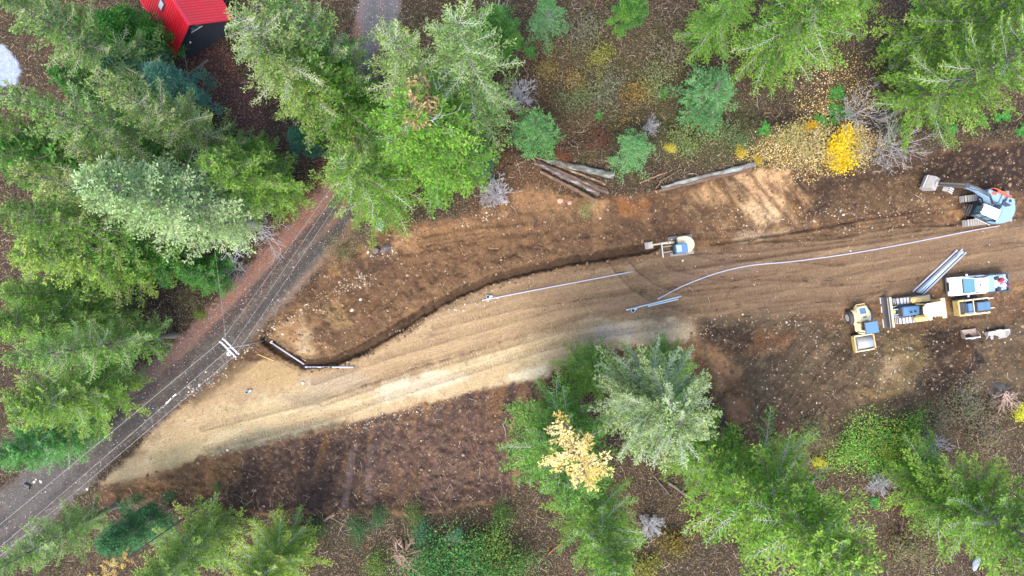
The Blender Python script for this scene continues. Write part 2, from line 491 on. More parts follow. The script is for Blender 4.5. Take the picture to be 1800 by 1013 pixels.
# streaks along the bed: a stretched noise, axis turned by 13 degrees
th = math.radians(-14)
u_ = x_ * math.cos(th) + y_ * math.sin(th); v_ = -x_ * math.sin(th) + y_ * math.cos(th)
v_ = v_ + 10 * N4 + 4 * N1
ST = afbm(u_ / 9.0, v_, 1 / 9.0, 5, .62, 5.5)
ST2 = afbm(u_ / 14.0, v_, 1 / 3.2, 3, .6, 15.5)
mix(bed, lin(138, 110, 84))
west = sstep(1250, 560, x_ + 3.2 * (506 - y_))       # clay towards the south-west
mix(bed * west, lin(196, 164, 124), .8)
mix(bed * sstep(0.0, .25, ST), lin(140, 108, 80), .38)
mix(bed * sstep(0.02, .25, -ST), lin(188, 154, 114), .42)
mix(bed * sstep(.05, .3, ST2), lin(126, 96, 72), .22)
mix(bed * sstep(.02, .25, N1 + .4 * ST), lin(136, 108, 86), .4)
low = pm([(185, 850), (330, 730), (520, 672), (640, 690), (800, 640), (930, 590), (1060, 560), (1180, 565), (1215, 590), (1120, 600), (1000, 640), (900, 672), (760, 705), (600, 742), (440, 770), (280, 826)], 16, 40)
mix(bed * low, lin(206, 178, 134), .72)
mix(bed * low * sstep(-.05, .25, ST), lin(226, 204, 162), .6)
for pl, cc, k in (([(690, 668), (760, 655), (820, 662), (760, 690), (680, 705), (650, 690)], (232, 214, 184), .6),
                  ([(1020, 590), (1100, 560), (1215, 560), (1225, 590), (1150, 605), (1060, 600)], (214, 186, 148), .75),
                  ([(1050, 580), (1120, 572), (1120, 592), (1050, 598)], (196, 184, 170), .6),
                  ([(900, 660), (960, 645), (965, 662), (915, 668)], (232, 214, 180), .8),
                  ([(520, 665), (640, 650), (660, 680), (540, 690)], (184, 162, 136), .7),
                  ([(500, 695), (580, 690), (560, 715), (500, 715)], (150, 134, 118), .5),
                  ([(450, 690), (520, 710), (480, 750), (420, 745)], (218, 192, 146), .6),
                  ([(360, 790), (460, 755), (600, 735), (600, 748), (460, 782), (370, 806)], (150, 144, 118), .75),
                  ([(260, 800), (360, 775), (370, 800), (270, 826)], (166, 150, 110), .6),
                  ([(1180, 440), (1330, 450), (1300, 500), (1190, 500)], (128, 104, 86), .5),
                  ([(480, 575), (530, 560), (560, 630), (520, 635), (495, 610)], (196, 160, 116), .55),
                  ([(525, 580), (542, 585), (548, 625), (528, 622)], (220, 192, 150), .5),
                  ([(500, 575), (525, 570), (520, 600), (505, 600)], (178, 122, 80), .6),
                  ([(420, 650), (470, 640), (530, 650), (520, 680), (440, 680)], (188, 156, 108), .7),
                  ([(560, 540), (600, 535), (620, 570), (590, 575)], (166, 136, 92), .6)):
    mix(pm(pl, 9, 12), lin(*cc), k)
# dark strip between gravel road and bed, near the pole
mix(pm([(330, 690), (400, 625), (450, 600), (440, 640), (380, 690), (340, 715)], 9, 14), lin(104, 80, 58), .8)
# dark topsoil bank on the south side
soil_poly = [(205, 860), (300, 832), (400, 800), (440, 792), (600, 752), (700, 728), (780, 712), (830, 690), (960, 668), (1040, 640), (1000, 700), (950, 730), (910, 800), (900, 872), (720, 900), (560, 895), (430, 898), (300, 885)]
soil = pm(soil_poly, 4, 13)
mix(soil, lin(86, 65, 56))
vs_ = afbm(x_ * .97 + y_ * .24 + 8 * N2, (y_ * .97 - x_ * .24) / 6.0, 1 / 11., 4, .6, 44)
mix(soil * sstep(0.02, .2, vs_) * sstep(900, 800, y_), lin(124, 86, 54), .75)
mix(soil * sstep(0.02, .22, -vs_ + .4 * N1), lin(64, 49, 46), .8)
mix(soil * pm([(650, 760), (800, 720), (900, 740), (890, 850), (760, 890), (640, 850)], 20, 30), lin(98, 74, 66), .6)
mix(pm([(190, 850), (300, 825), (430, 795), (420, 850), (330, 880), (210, 875)], 10, 16), lin(128, 96, 62), .65)
mix(pm([(160, 880), (330, 880), (420, 900), (400, 960), (260, 950)], 14, 22), lin(86, 58, 50), .8)
litter = np.maximum(litter, .15 * soil)
# yard on the right: stony brown floor, dark humus, ochre patches
yard = pm([(1230, 560), (1400, 560), (1560, 580), (1900, 560), (1900, 690), (1660, 705), (1470, 790), (1370, 830), (1300, 770), (1260, 690)], 16, 24)
mix(yard, lin(98, 82, 62), .95)
mix(yard * sstep(.02, .16, fbm(x_, y_, 1 / 30., 5, .6, 161)), lin(72, 59, 47), .7)
mix(yard * sstep(.05, .16, fbm(x_, y_, 1 / 22., 5, .6, 171)), lin(118, 98, 74), .5)
for pl, cc, k in (([(1225, 580), (1310, 575), (1340, 600), (1310, 625), (1260, 625)], (66, 48, 40), .8),
                  ([(1330, 580), (1400, 585), (1390, 610), (1340, 625), (1300, 630)], (138, 92, 58), .7),
                  ([(1245, 610), (1290, 630), (1310, 665), (1290, 690), (1260, 690)], (190, 140, 98), .75),
                  ([(1270, 660), (1320, 665), (1310, 700), (1270, 700)], (100, 70, 46), .7),
                  ([(1280, 700), (1320, 700), (1310, 745), (1285, 745)], (168, 118, 82), .7),
                  ([(1550, 600), (1620, 590), (1620, 640), (1580, 690), (1530, 695), (1550, 650)], (152, 124, 78), .75),
                  ([(1550, 630), (1575, 625), (1570, 670), (1545, 670)], (184, 150, 110), .6),
                  ([(1510, 685), (1600, 675), (1590, 695), (1510, 697)], (158, 128, 80), .6),
                  ([(1615, 580), (1700, 580), (1720, 610), (1730, 640), (1660, 700), (1620, 680), (1640, 640)], (60, 46, 40), .85),
                  ([(1665, 600), (1710, 600), (1700, 640), (1670, 650)], (98, 66, 40), .6),
                  ([(1730, 600), (1900, 590), (1900, 650), (1740, 650)], (100, 78, 54), .6),
                  ([(1330, 700), (1480, 690), (1500, 740), (1380, 790), (1330, 770)], (84, 68, 52), .7),
                  ([(1280, 745), (1350, 770), (1340, 810), (1290, 780)], (82, 54, 38), .7)):
    mix(pm(pl, 10, 14), lin(*cc), k)
mix(clear * (1 - bed) * sstep(.03, .15, fbm(x_, y_, 1 / 9., 4, .65, 61)), lin(78, 58, 45), .3)
mix(clear * sstep(.06, .22, fbm(x_, y_, 1 / 6., 4, .65, 71)) * (1 - .6 * bed), lin(168, 132, 96), .4)

# gravel road on the left ---------------------------------------------------------------
road_c = [(-200, 1105), (0, 935), (60, 880), (190, 755), (330, 645), (430, 545), (520, 450), (590, 375), (640, 290), (650, 200), (655, 100), (664, 30), (668, -60), (690, -400)]
dr, alr = line_d(road_c, x_, y_)
hw = 46 - 8 * sstep(250, 80, y_) + 10 * sstep(300, -50, x_)
rd = sstep(-7, 7, hw - dr + 16 * N2 + 10 * N1 + 6 * N3).astype(np.float32)
side = np.zeros_like(x_)
mix(rd, lin(100, 90, 82))
mix(rd * sstep(.02, .25, N2), lin(100, 92, 89), .6)
mix(rd * sstep(.05, .3, N3 + .3 * N1), lin(158, 148, 142), .5)
# signed offset from the road's middle: negative on the woods side
ys_ = [q[1] for q in road_c][::-1]; xs_ = [q[0] for q in road_c][::-1]
sdr = dr * np.sign(x_ - np.interp(y_, ys_, xs_)) + 5 * N2 + 4 * N1
up_ = sstep(640, 520, y_)
mix(rd * sstep(-14, -24, sdr) * sstep(820, 560, y_), lin(150, 114, 100), .85)
mix(rd * sstep(-14, -24, sdr) * up_ * sstep(-.05, .12, N2), lin(158, 104, 84), .6)
mix(rd * sstep(9, 2, np.abs(sdr - 8)) * sstep(440, 380, y_), lin(150, 108, 84), .7)
mix(rd * sstep(30, 40, sdr) * up_, lin(156, 124, 104), .7)
mix(pm([(555, 470), (620, 390), (640, 400), (590, 450), (560, 480)], 6, 9), lin(158, 116, 92), .8)
for off, ww in ((-10, 10), (19, 9)):
    mix(rd * sstep(ww + 4, ww - 5, np.abs(sdr - off + 3 * N3)) * sstep(-.32, -.05, N1 + .5 * N2), lin(74, 68, 67), .72)
mix(rd * pm([(610, -30), (730, -30), (700, 60), (640, 100), (630, 40)], 10, 10), lin(138, 132, 130), .7)
mix(rd * pm([(560, 520), (500, 540), (470, 570), (530, 545)], 12, 14), lin(120, 116, 104), .6)
mix(rd * pm([(-10, 880), (90, 820), (130, 830), (40, 920)], 12, 14), lin(104, 97, 92), .6)
litter = litter * (1 - .8 * rd)
# driveway with wet red leaves by the house
drive = pm([(300, 100), (390, 70), (420, 130), (480, 215), (445, 250), (395, 215), (350, 170), (315, 130)], 7, 8)
mix(drive, lin(84, 62, 60))
mix(drive * sstep(-.02, .2, N2 + N3 * .5), lin(106, 66, 52), .7)
mix(drive * pm([(395, 130), (430, 140), (470, 215), (430, 235), (390, 200)], 10, 12), lin(76, 62, 66), .7)
# pale paved pad at the left edge
pad = pm([(-160, 60), (12, 78), (40, 120), (28, 150), (-160, 160)], 3, 9)
mix(pad, lin(168, 174, 188))
litter = litter * (1 - .7 * drive) * (1 - pad)

# relief --------------------------------------------------------------------------------
flat = np.clip(np.maximum.reduce([bed, rd, pad]), 0, 1)
Z = Z * (1 - .93 * flat) * (1 - .55 * clear)
Z += bed * (0.035 * ST + .03 * ST2)
Z += clear * (1 - bed) * (.34 * N2 + .75 * N1 + .12 * fbm(x_, y_, 1 / 7., 4, .6, 81))
Z += (.05 * N3 + .04 * fbm(x_, y_, 1 / 2.6, 2, .6, 91)) * (1 - .7 * flat)
Z -= 0.55 * soil * sstep(-14, 30, sdf(soil_poly, x_, y_))
Z += soil * (.10 * N3 + .25 * N2)
scar = pm([(1190, 335), (1320, 290), (1450, 296), (1620, 262), (1900, 240), (1900, 215), (1300, 215), (900, 260), (860, 330), (1000, 330)], 22, 16)
Z += 1.0 * scar * sstep(0, 40, sdf(clear_poly, x_, y_) * -1 + 30)
# windrow of dirt along the north side of the trench, spoil heaps
Z += .28 * (1 + N2) * lm([(590, 560), (690, 545), (760, 500), (860, 465), (1000, 438), (1140, 415)], 12, 14, 8)
Z += .7 * pm([(1240, 590), (1300, 580), (1330, 605), (1290, 625)], 22, 10)
Z += .9 * pm([(1630, 600), (1700, 590), (1730, 640), (1660, 690)], 26, 14)
Z += .5 * pm([(1530, 600), (1620, 600), (1590, 690), (1520, 690)], 26, 14)
# trench ---------------------------------------------------------------------------------
trench_pts = [(466, 598), (500, 622), (536, 641), (590, 634), (640, 612), (690, 583), (750, 545), (805, 515), (870, 489), (940, 471), (1010, 458), (1080, 446), (1150, 434)]
trench = lm(trench_pts, 7.6, 2.0, 5.5)
s_ = sub(trench_pts, 40)
dt, at_ = line_d(trench_pts, x_[s_], y_[s_])
lip = np.zeros_like(Z); lip[s_] = sstep(24, 11, dt + 6 * N2[s_])
mix(fade(lip, trench), lin(120, 90, 62), .5)
mix(trench, lin(88, 66, 48))
mix(trench * sstep(0, .2, N2), lin(66, 48, 36), .8)
Z += lip * .05 * (1 + 2 * N3) - trench * (.55 + .3 * N2 + .3 * N3)
litter *= (1 - trench)
# ditch left by the pole
crack = lm([(408, 612), (430, 606), (450, 601), (466, 600)], 1.6, 1.6, 1.5)

# ruts and crawler tracks -----------------------------------------------------------------
trk_t = np.zeros_like(Z); trk_m = np.zeros_like(Z)
def track(pts, w=5.0, depth=.05, k=.22, dark=(112, 84, 62), gauge=None, tread=1.0):
    global C, Z
    lines = [pts]
    if gauge:
        P = np.array(pts, float); T = np.gradient(P, axis=0); T /= np.linalg.norm(T, axis=1, keepdims=True)
        Nn = np.stack([-T[:, 1], T[:, 0]], 1) * gauge / 2
        lines = [[tuple(q) for q in P + Nn], [tuple(q) for q in P - Nn]]
    for l in lines:
        s = sub(l, w + 12)
        d, al = line_d(l, x_[s], y_[s])
        m = sstep(w + 1.8, w - 1.2, d + 2.5 * N2[s]) * sstep(-.30, -.05, N1[s] + .6 * N2[s] + .12)
        m = m * (1 - trench[s]) * (1 - .2 * bed[s])
        C[s] = C[s] * (1 - (m * k)[..., None]) + np.array(lin(*dark), dtype=np.float32) * (m * k)[..., None]
        Z[s] -= depth * m
        e = sstep(3.0, 0, np.abs(d - w - 1.5)) * (1 - trench[s])
        Z[s] += depth * .8 * e
        up = m * tread > trk_m[s]
        trk_t[s] = np.where(up, al * S, trk_t[s]); trk_m[s] = np.maximum(trk_m[s], m * tread)
track([(560, 690), (700, 640), (840, 600), (980, 560), (1120, 535), (1300, 520), (1450, 505), (1650, 470), (1850, 440)], 6, .05, .35, gauge=40)
track([(360, 770), (560, 720), (740, 660), (900, 610), (1020, 575), (1200, 550), (1400, 520), (1600, 505), (1850, 470)], 6, .05, .35, gauge=36)
track([(760, 560), (900, 525), (1080, 500), (1260, 478), (1440, 450), (1640, 425), (1850, 400)], 5.5, .04, .35, gauge=30)
track([(1090, 455), (1120, 490), (1150, 510), (1210, 530), (1300, 520)], 6, .08, .35, gauge=30)
track([(1215, 430), (1330, 425), (1450, 412), (1560, 398), (1690, 375)], 5, .07, .4, gauge=26)
track([(1180, 450), (1260, 470), (1380, 470), (1480, 480)], 6, .06, .4, gauge=34)
track([(1500, 560), (1440, 620), (1390, 680), (1340, 760)], 6, .07, .4, (92, 70, 54), gauge=36)
track([(1420, 560), (1380, 610), (1300, 650)], 6, .06, .35, (92, 70, 54), gauge=34)
track([(1520, 600), (1480, 660), (1400, 720), (1360, 780)], 6, .06, .4, (84, 64, 50), gauge=30)
track([(1300, 545), (1420, 540), (1500, 545), (1560, 520), (1660, 500)], 6, .05, .35, gauge=34)
track([(740, 420), (800, 410), (860, 402), (930, 395)], 6, .05, .4, (150, 112, 78), gauge=18)
track([(700, 455), (790, 440), (870, 425), (960, 415)], 6, .05, .35, (134, 98, 68), gauge=20)
track([(760, 830), (830, 800), (900, 765), (950, 735)], 7, .05, .45, (108, 82, 70), gauge=26)
track([(740, 850), (820, 835), (900, 800)], 7, .05, .4, (108, 84, 72), gauge=20)
track([(605, 890), (610, 840), (620, 790)], 6, .05, .6, (118, 98, 92), tread=.5)
track([(645, 880), (645, 830), (650, 790)], 5, .05, .5, (118, 98, 92), tread=.5)
track([(690, 880), (715, 850), (712, 830)], 8, .04, .3, (120, 88, 58), gauge=30)
track([(470, 880), (520, 870), (590, 880)], 8, .04, .3, (98, 76, 66), gauge=24)
track([(1700, 560), (1640, 600), (1600, 660)], 6, .05, .35, (96, 74, 54), gauge=28)
track([(1800, 560), (1700, 570), (1560, 600)], 7, .04, .3, (96, 74, 54), gauge=34)
# scraped lines along the bed edges
track([(1220, 470), (1420, 440), (1600, 415), (1750, 395)], 2.5, .08, .5, (84, 62, 46), tread=0)
track([(1330, 425), (1460, 420), (1580, 398), (1680, 395)], 2.0, .10, .6, (72, 54, 40), tread=0)
track([(1250, 430), (1400, 408), (1520, 385), (1620, 370)], 2.5, .12, .6, (66, 48, 38), tread=0)

grain = 1 + .26 * N3 + .34 * fbm(x_, y_, 1 / 2.2, 2, .7, 51)
C *= np.clip(grain, .4, 1.7)[..., None]
C = C * np.array([.61, .645, .66], dtype=np.float32)
C = np.clip(C, .004, .9)

# zones
zone = np.zeros(x_.shape, dtype=np.int8)
zone[clear > .5] = 1
zone[(soil > .5)] = 2
zone[(yard > .5) & (clear > .5)] = 3
zone[(bed > .5)] = 4
zone[rd > .5] = 5
zone[drive > .5] = 6
zone[pad > .5] = 7
zone[trench > .4] = 8
def gz(px, py):
    """height of the ground under a photograph pixel (taken at ground level)"""
    X, Y = (px - 900) * S, (506.5 - py) * S
    i = min(max(int(np.searchsorted(gx, X)), 0), NX - 1); j = min(max(int(np.searchsorted(gy, Y)), 0), NY - 1)
    return float(Z[j, i])
def G(px, py, dz=0.0):
    z = gz(px, py) + dz
    return W(px, py, z)

def ground_material():
    m, N, L, b = new_mat('earth')
    geo = N.new('ShaderNodeNewGeometry')
    at = N.new('ShaderNodeAttribute'); at.attribute_name = 'Col'
    li = N.new('ShaderNodeAttribute'); li.attribute_name = 'litter'
    tt = N.new('ShaderNodeAttribute'); tt.attribute_name = 'track_t'
    tm = N.new('ShaderNodeAttribute'); tm.attribute_name = 'track_m'
    # fine grain
    n1 = N.new('ShaderNodeTexNoise'); n1.inputs['Scale'].default_value = 7; n1.inputs['Detail'].default_value = 8; n1.inputs['Roughness'].default_value = .75
    L.new(geo.outputs['Position'], n1.inputs['Vector'])
    mr = N.new('ShaderNodeMapRange'); mr.inputs[1].default_value = .3; mr.inputs[2].default_value = .7; mr.inputs[3].default_value = .62; mr.inputs[4].default_value = 1.4
    L.new(n1.outputs['Fac'], mr.inputs[0])
    mx = N.new('ShaderNodeMixRGB'); mx.blend_type = 'MULTIPLY'; mx.inputs[0].default_value = 1
    L.new(at.outputs['Color'], mx.inputs[1]); L.new(mr.outputs[0], mx.inputs[2])
    # leaf litter cells
    vo = N.new('ShaderNodeTexVoronoi'); vo.inputs['Scale'].default_value = 13.0
    L.new(geo.outputs['Position'], vo.inputs['Vector'])
    sp = N.new('ShaderNodeSeparateColor'); L.new(vo.outputs['Color'], sp.inputs[0])
    rp = N.new('ShaderNodeValToRGB')
    e = rp.color_ramp.elements
    e[0].position = 0.0; e[0].color = (.008, .007, .006, 1)
    e[1].position = .30; e[1].color = (.024, .018, .013, 1)
    for p, c in ((.5, (.050, .032, .022)), (.66, (.034, .038, .016)), (.78, (.085, .050, .028)), (.9, (.14, .095, .05)), (.97, (.24, .19, .12))):
        q = e.new(p); q.color = (*c, 1)
    L.new(sp.outputs[0], rp.inputs[0])
    lf = N.new('ShaderNodeMath'); lf.operation = 'MULTIPLY'; lf.inputs[1].default_value = .62
    L.new(li.outputs['Fac'], lf.inputs[0])
    m2 = N.new('ShaderNodeMixRGB'); L.new(lf.outputs[0], m2.inputs[0]); L.new(mx.outputs[0], m2.inputs[1]); L.new(rp.outputs[0], m2.inputs[2])
    # crawler tread
    sn = N.new('ShaderNodeMath'); sn.operation = 'MULTIPLY'; sn.inputs[1].default_value = 2 * math.pi / .30
    L.new(tt.outputs['Fac'], sn.inputs[0])
    n6 = N.new('ShaderNodeTexNoise'); n6.inputs['Scale'].default_value = .7; L.new(geo.outputs['Position'], n6.inputs['Vector'])
    sw = N.new('ShaderNodeMath'); sw.operation = 'MULTIPLY_ADD'; sw.inputs[1].default_value = 14.0
    L.new(n6.outputs['Fac'], sw.inputs[0]); L.new(sn.outputs[0], sw.inputs[2])
    s2 = N.new('ShaderNodeMath'); s2.operation = 'SINE'; L.new(sw.outputs[0], s2.inputs[0])
    n5 = N.new('ShaderNodeTexNoise'); n5.inputs['Scale'].default_value = .9; n5.inputs['Detail'].default_value = 3
    L.new(geo.outputs['Position'], n5.inputs['Vector'])
    r5 = N.new('ShaderNodeMapRange'); r5.inputs[1].default_value = .48; r5.inputs[2].default_value = .62
    L.new(n5.outputs['Fac'], r5.inputs[0])
    s3 = N.new('ShaderNodeMath'); s3.operation = 'MULTIPLY'; L.new(s2.outputs[0], s3.inputs[0]); L.new(tm.outputs['Fac'], s3.inputs[1])
    s4 = N.new('ShaderNodeMath'); s4.operation = 'MULTIPLY'; L.new(s3.outputs[0], s4.inputs[0]); L.new(r5.outputs[0], s4.inputs[1])
    sa = N.new('ShaderNodeMath'); sa.operation = 'MULTIPLY_ADD'; sa.inputs[1].default_value = .08; sa.inputs[2].default_value = 1.0
    L.new(s4.outputs[0], sa.inputs[0])
    m3 = N.new('ShaderNodeMixRGB'); m3.blend_type = 'MULTIPLY'; m3.inputs[0].default_value = 1
    L.new(m2.outputs[0], m3.inputs[1]); L.new(sa.outputs[0], m3.inputs[2])
    L.new(m3.outputs[0], b.inputs['Base Color'])
    # bump
    hh = N.new('ShaderNodeMath'); hh.operation = 'MULTIPLY_ADD'; hh.inputs[1].default_value = .28
    L.new(s4.outputs[0], hh.inputs[0]); L.new(n1.outputs['Fac'], hh.inputs[2])
    bp = N.new('ShaderNodeBump'); bp.inputs['Strength'].default_value = 1; bp.inputs['Distance'].default_value = .09
    L.new(hh.outputs[0], bp.inputs['Height']); L.new(bp.outputs[0], b.inputs['Normal'])
    b.inputs['Roughness'].default_value = .92
    b.inputs['Specular IOR Level'].default_value = .2
    return m
M['earth'] = ground_material()

dzx = np.gradient(Z, gx, axis=1); dzy = np.gradient(Z, gy, axis=0)
Nrm = np.stack([-dzx, -dzy, np.ones_like(Z)], -1); Nrm /= np.linalg.norm(Nrm, axis=-1, keepdims=True)
Vall = np.stack([GX, GY, Z], -1).reshape(-1, 3)
idx = np.arange(NX * NY).reshape(NY, NX)
Fall = np.stack([idx[:-1, :-1], idx[:-1, 1:], idx[1:, 1:], idx[1:, :-1]], -1)
zf = zone[:-1, :-1]
ZN = ['forest_floor', 'cleared_ground', 'topsoil_bank', 'machine_yard', 'dirt_road', 'gravel_road', 'driveway', 'concrete_pad', 'trench']
ZL = ['brown forest floor strewn with fallen leaves', 'freshly cleared brown earth north of the dirt road', 'dark topsoil bank below the pale dirt road', 'stony brown yard round the parked machines',
      'graded tan dirt road crossing the clearing', 'grey gravel road under the overhead wires', 'red-brown leaf covered driveway in front of the red roofed cabin', 'pale grey paved pad at the edge of the woods', 'narrow trench dug along the dirt road']
for k, nm in enumerate(ZN):
    F = Fall[zf == k].reshape(-1, 4)
    if not len(F): continue
    used = np.unique(F); remap = np.zeros(NX * NY, dtype=np.int32); remap[used] = np.arange(len(used))
    me = mesh_np(nm, Vall[used], remap[F], M['earth'], C.reshape(-1, 3)[used], True,
                 {'litter': litter.ravel()[used], 'track_t': trk_t.ravel()[used], 'track_m': trk_m.ravel()[used]})
    me.normals_split_custom_set_from_vertices(Nrm.reshape(-1, 3)[used])
    o = link(nm, me); tag(o, ZL[k], kind='structure')
# ------------------------------------------------------------------ trees
def unit(v): return v / (np.linalg.norm(v, axis=-1, keepdims=True) + 1e-9)

def conifer(seed, h, R, base=.15, nb=230, shape=.85, e_top=55, e_bot=-8, droop=35, up=25, greens=None, tip=None, spray=1.0, twig=(.24, .25, .18),
            step=.24, bl=.46, kl=.30, kw=.085, bark=(.20, .17, .145), dead=0, twigw=.022, lean_fwd=50, flat=.18, hang=0.0, trunk_r=None, top_cut=0.0, topcol=None, rust=0, whitetop=0):
    """returns (wood mesh data, foliage mesh data); every branch a drooping spine carrying feathered branchlets"""
    r = np.random.default_rng(seed)
    wood, fol = Geo(), Geo()
    tr = trunk_r or h * .0115
    k = 14
    zz = np.linspace(0, h * .985, k)
    wob = np.cumsum(r.normal(0, .035, (k, 2)), axis=0) * (h / 25)
    P = np.column_stack([wob[:, 0], wob[:, 1], zz])
    rad = tr * (1 - zz / h) ** .85 + .012
    rad[0] *= 1.35
    wood.tube(P, rad, np.array(bark), 8)
    cx = lambda z: np.interp(z, zz, wob[:, 0]); cy = lambda z: np.interp(z, zz, wob[:, 1])
    greens = np.array(greens); tip = np.array(tip)
    az = r.uniform(0, 6.28)
    for i in range(nb):
        q = (i + r.uniform(0, 1)) / nb
        q = q ** .86
        z = h * (base + (1 - base - top_cut) * q)
        az += 2.39996 + r.normal(0, .25)
        L = R * ((1 - q) ** shape * .95 + .05) * r.uniform(.5, 1.15) * min(1.0, .55 + 1.7 * q)
        L = max(L, .35)
        e0 = math.radians(e_bot + (e_top - e_bot) * q ** 1.3 + r.normal(0, 10))
        n = 8
        t = np.linspace(0, 1, n)
        el = e0 - math.radians(droop) * t * (1 - .4 * q) + math.radians(up) * t ** 2.5 + math.radians(r.normal(0, 3))
        a = az + np.cumsum(r.normal(0, .09, n))
        d = np.column_stack([np.cos(a) * np.cos(el), np.sin(a) * np.cos(el), np.sin(el)])
        pts = np.vstack([[cx(z), cy(z), z], [cx(z), cy(z), z] + np.cumsum(d * L / n, axis=0)])
        t2 = np.linspace(0, 1, n + 1)
        br = (.012 + .011 * L) * (1 - t2 * .86) + .004
        tw = (np.array(twig) if r.random() < .42 else np.array((.13, .13, .06))) * r.uniform(.55, .95)
        wc = np.array(bark)[None] * (1 - t2[:, None]) * .6 + tw[None] * (.4 + .6 * t2[:, None])
        V, F = tube_np(pts, br, 3)
        wood.add(V, F, np.repeat(wc, 3, axis=0))
        # branchlets
        s = np.arange(.10 * L + .1, L, step) + r.uniform(-.05, .05)
        if len(s) == 0: s = np.array([L * .5])
        s = np.concatenate([s, s + step * .5]); side = np.concatenate([np.ones(len(s) // 2), -np.ones(len(s) // 2)])
        s = np.clip(s, 0, L * .985)
        u = s / L
        o = np.stack([np.interp(u, t2, pts[:, c]) for c in range(3)], 1)
        fw = np.stack([np.interp(u, t, d[:, c]) for c in range(3)], 1)
        lat = unit(np.cross(fw, [0, 0, 1.0])) * side[:, None]
        ang = np.radians(lean_fwd + r.normal(0, 13, len(s)))
        bd = unit(fw * np.cos(ang)[:, None] + lat * np.sin(ang)[:, None] + np.array([0, 0, 1.0]) * (r.normal(0, flat, len(s)) - hang)[:, None])
        lb = (bl * (L - s) ** .85 + .22) * r.uniform(.45, 1.3, len(s))
        lb = np.minimum(lb, 1.5)
        # last bit of the branch is a leader
        o = np.vstack([o, pts[-3]]); bd = np.vstack([bd, d[-1]]); lb = np.append(lb, max(.35, L * .16)); u = np.append(u, .95)
        # pale twig quads
        m = o + bd * (lb * .7)[:, None]
        sv = unit(np.cross(bd, [0, 0, 1.0])) * twigw * .5
        Vt = np.stack([o + sv, m + sv * .4, m - sv * .4, o - sv], 1).reshape(-1, 3)
        Vt[:, 2] += .012
        wood.add(Vt, np.arange(len(Vt)).reshape(-1, 4), tw)
        # sprays
        cnt = np.maximum(2, (lb / (.105 / spray)).astype(int))
        id_ = np.repeat(np.arange(len(lb)), cnt)
        v = r.uniform(.02, 1.0, len(id_))
        p = o[id_] + bd[id_] * (lb[id_] * v)[:, None]
        p[:, 2] -= .05 * v * lb[id_]
        la = unit(np.cross(bd[id_], [0, 0, 1.0])) * np.where(r.random(len(id_)) < .5, -1, 1)[:, None]
        aa = np.radians(r.normal(34, 16, len(id_)))
        dd = unit(bd[id_] * np.cos(aa)[:, None] + la * np.sin(aa)[:, None] + r.normal(0, .22, (len(id_), 3)) - np.array([0, 0, hang * .6]))
        ln = kl * r.uniform(.6, 1.25, len(id_)) * (1.05 - .35 * v)
        wd = kw * r.uniform(.7, 1.3, len(id_))
        g = greens[r.integers(0, len(greens))] * r.uniform(.82, 1.18)
        young = np.clip((u[id_] - .5) * 1.3, 0, 1) * .5 + np.clip(v - .55, 0, 1) * .8
        young = np.clip(young * r.uniform(.2, 1.1, len(id_)), 0, .9)[:, None]
        tcol = tip if topcol is None else (tip * (1 - q ** 1.7) + np.array(topcol) * q ** 1.7)
        cc = (g[None] * (1 - young) + tcol[None] * young) * r.uniform(.72, 1.28, (len(id_), 1))
        if rust and q > .86 and r.random() < rust:
            cc = np.array((.38, .25, .12))[None] * r.uniform(.6, 1.4, (len(id_), 1))
        fol.kites(p, dd, ln, wd, cc, r)
    for i in range(whitetop):            # dead white limbs poking out of the top
        z = h * r.uniform(.72, .99); az += 2.4
        bare_limb(wood, r, np.array([cx(z), cy(z), z]), az, math.radians(r.uniform(5, 45)), R * ((1 - z / h) ** shape + .25) * r.uniform(.4, .75), .022, np.array((.42, .42, .41)), 1)
    for i in range(dead):                # bare grey lower limbs
        z = h * r.uniform(base * .45, base * 1.15); az += 2.4 + r.normal(0, .3)
        L = R * r.uniform(.5, 1.0)
        bare_limb(wood, r, np.array([cx(z), cy(z), z]), az, math.radians(r.normal(-5, 8)), L, .03, np.array((.36, .36, .37)), 2)
    return wood, fol

def bare_limb(g, r, p, az, el, L, rad, col, depth, n=6, bend=.16):
    t = np.linspace(0, 1, n)
    a = az + np.cumsum(r.normal(0, bend, n)); e = el + np.cumsum(r.normal(0, bend * .7, n))
    d = np.column_stack([np.cos(a) * np.cos(e), np.sin(a) * np.cos(e), np.sin(e)])
    pts = np.vstack([p, p + np.cumsum(d * L / n, axis=0)])
    t2 = np.linspace(0, 1, n + 1)
    g.tube(pts, rad * (1 - .8 * t2) + .005, col * r.uniform(.8, 1.15), 3)
    if depth > 0:
        for j in range(int(r.integers(4, 8))):
            u = r.uniform(.2, .97); k = min(int(u * n), n - 1)
            q = pts[k] * (1 - (u * n - k)) + pts[k + 1] * (u * n - k)
            bare_limb(g, r, q, a[k] + r.choice([-1, 1]) * r.uniform(.4, 1.0), e[k] + r.normal(.05, .3), L * r.uniform(.25, .5) * (1.1 - .5 * u), rad * .5, col, depth - 1, 5, bend)

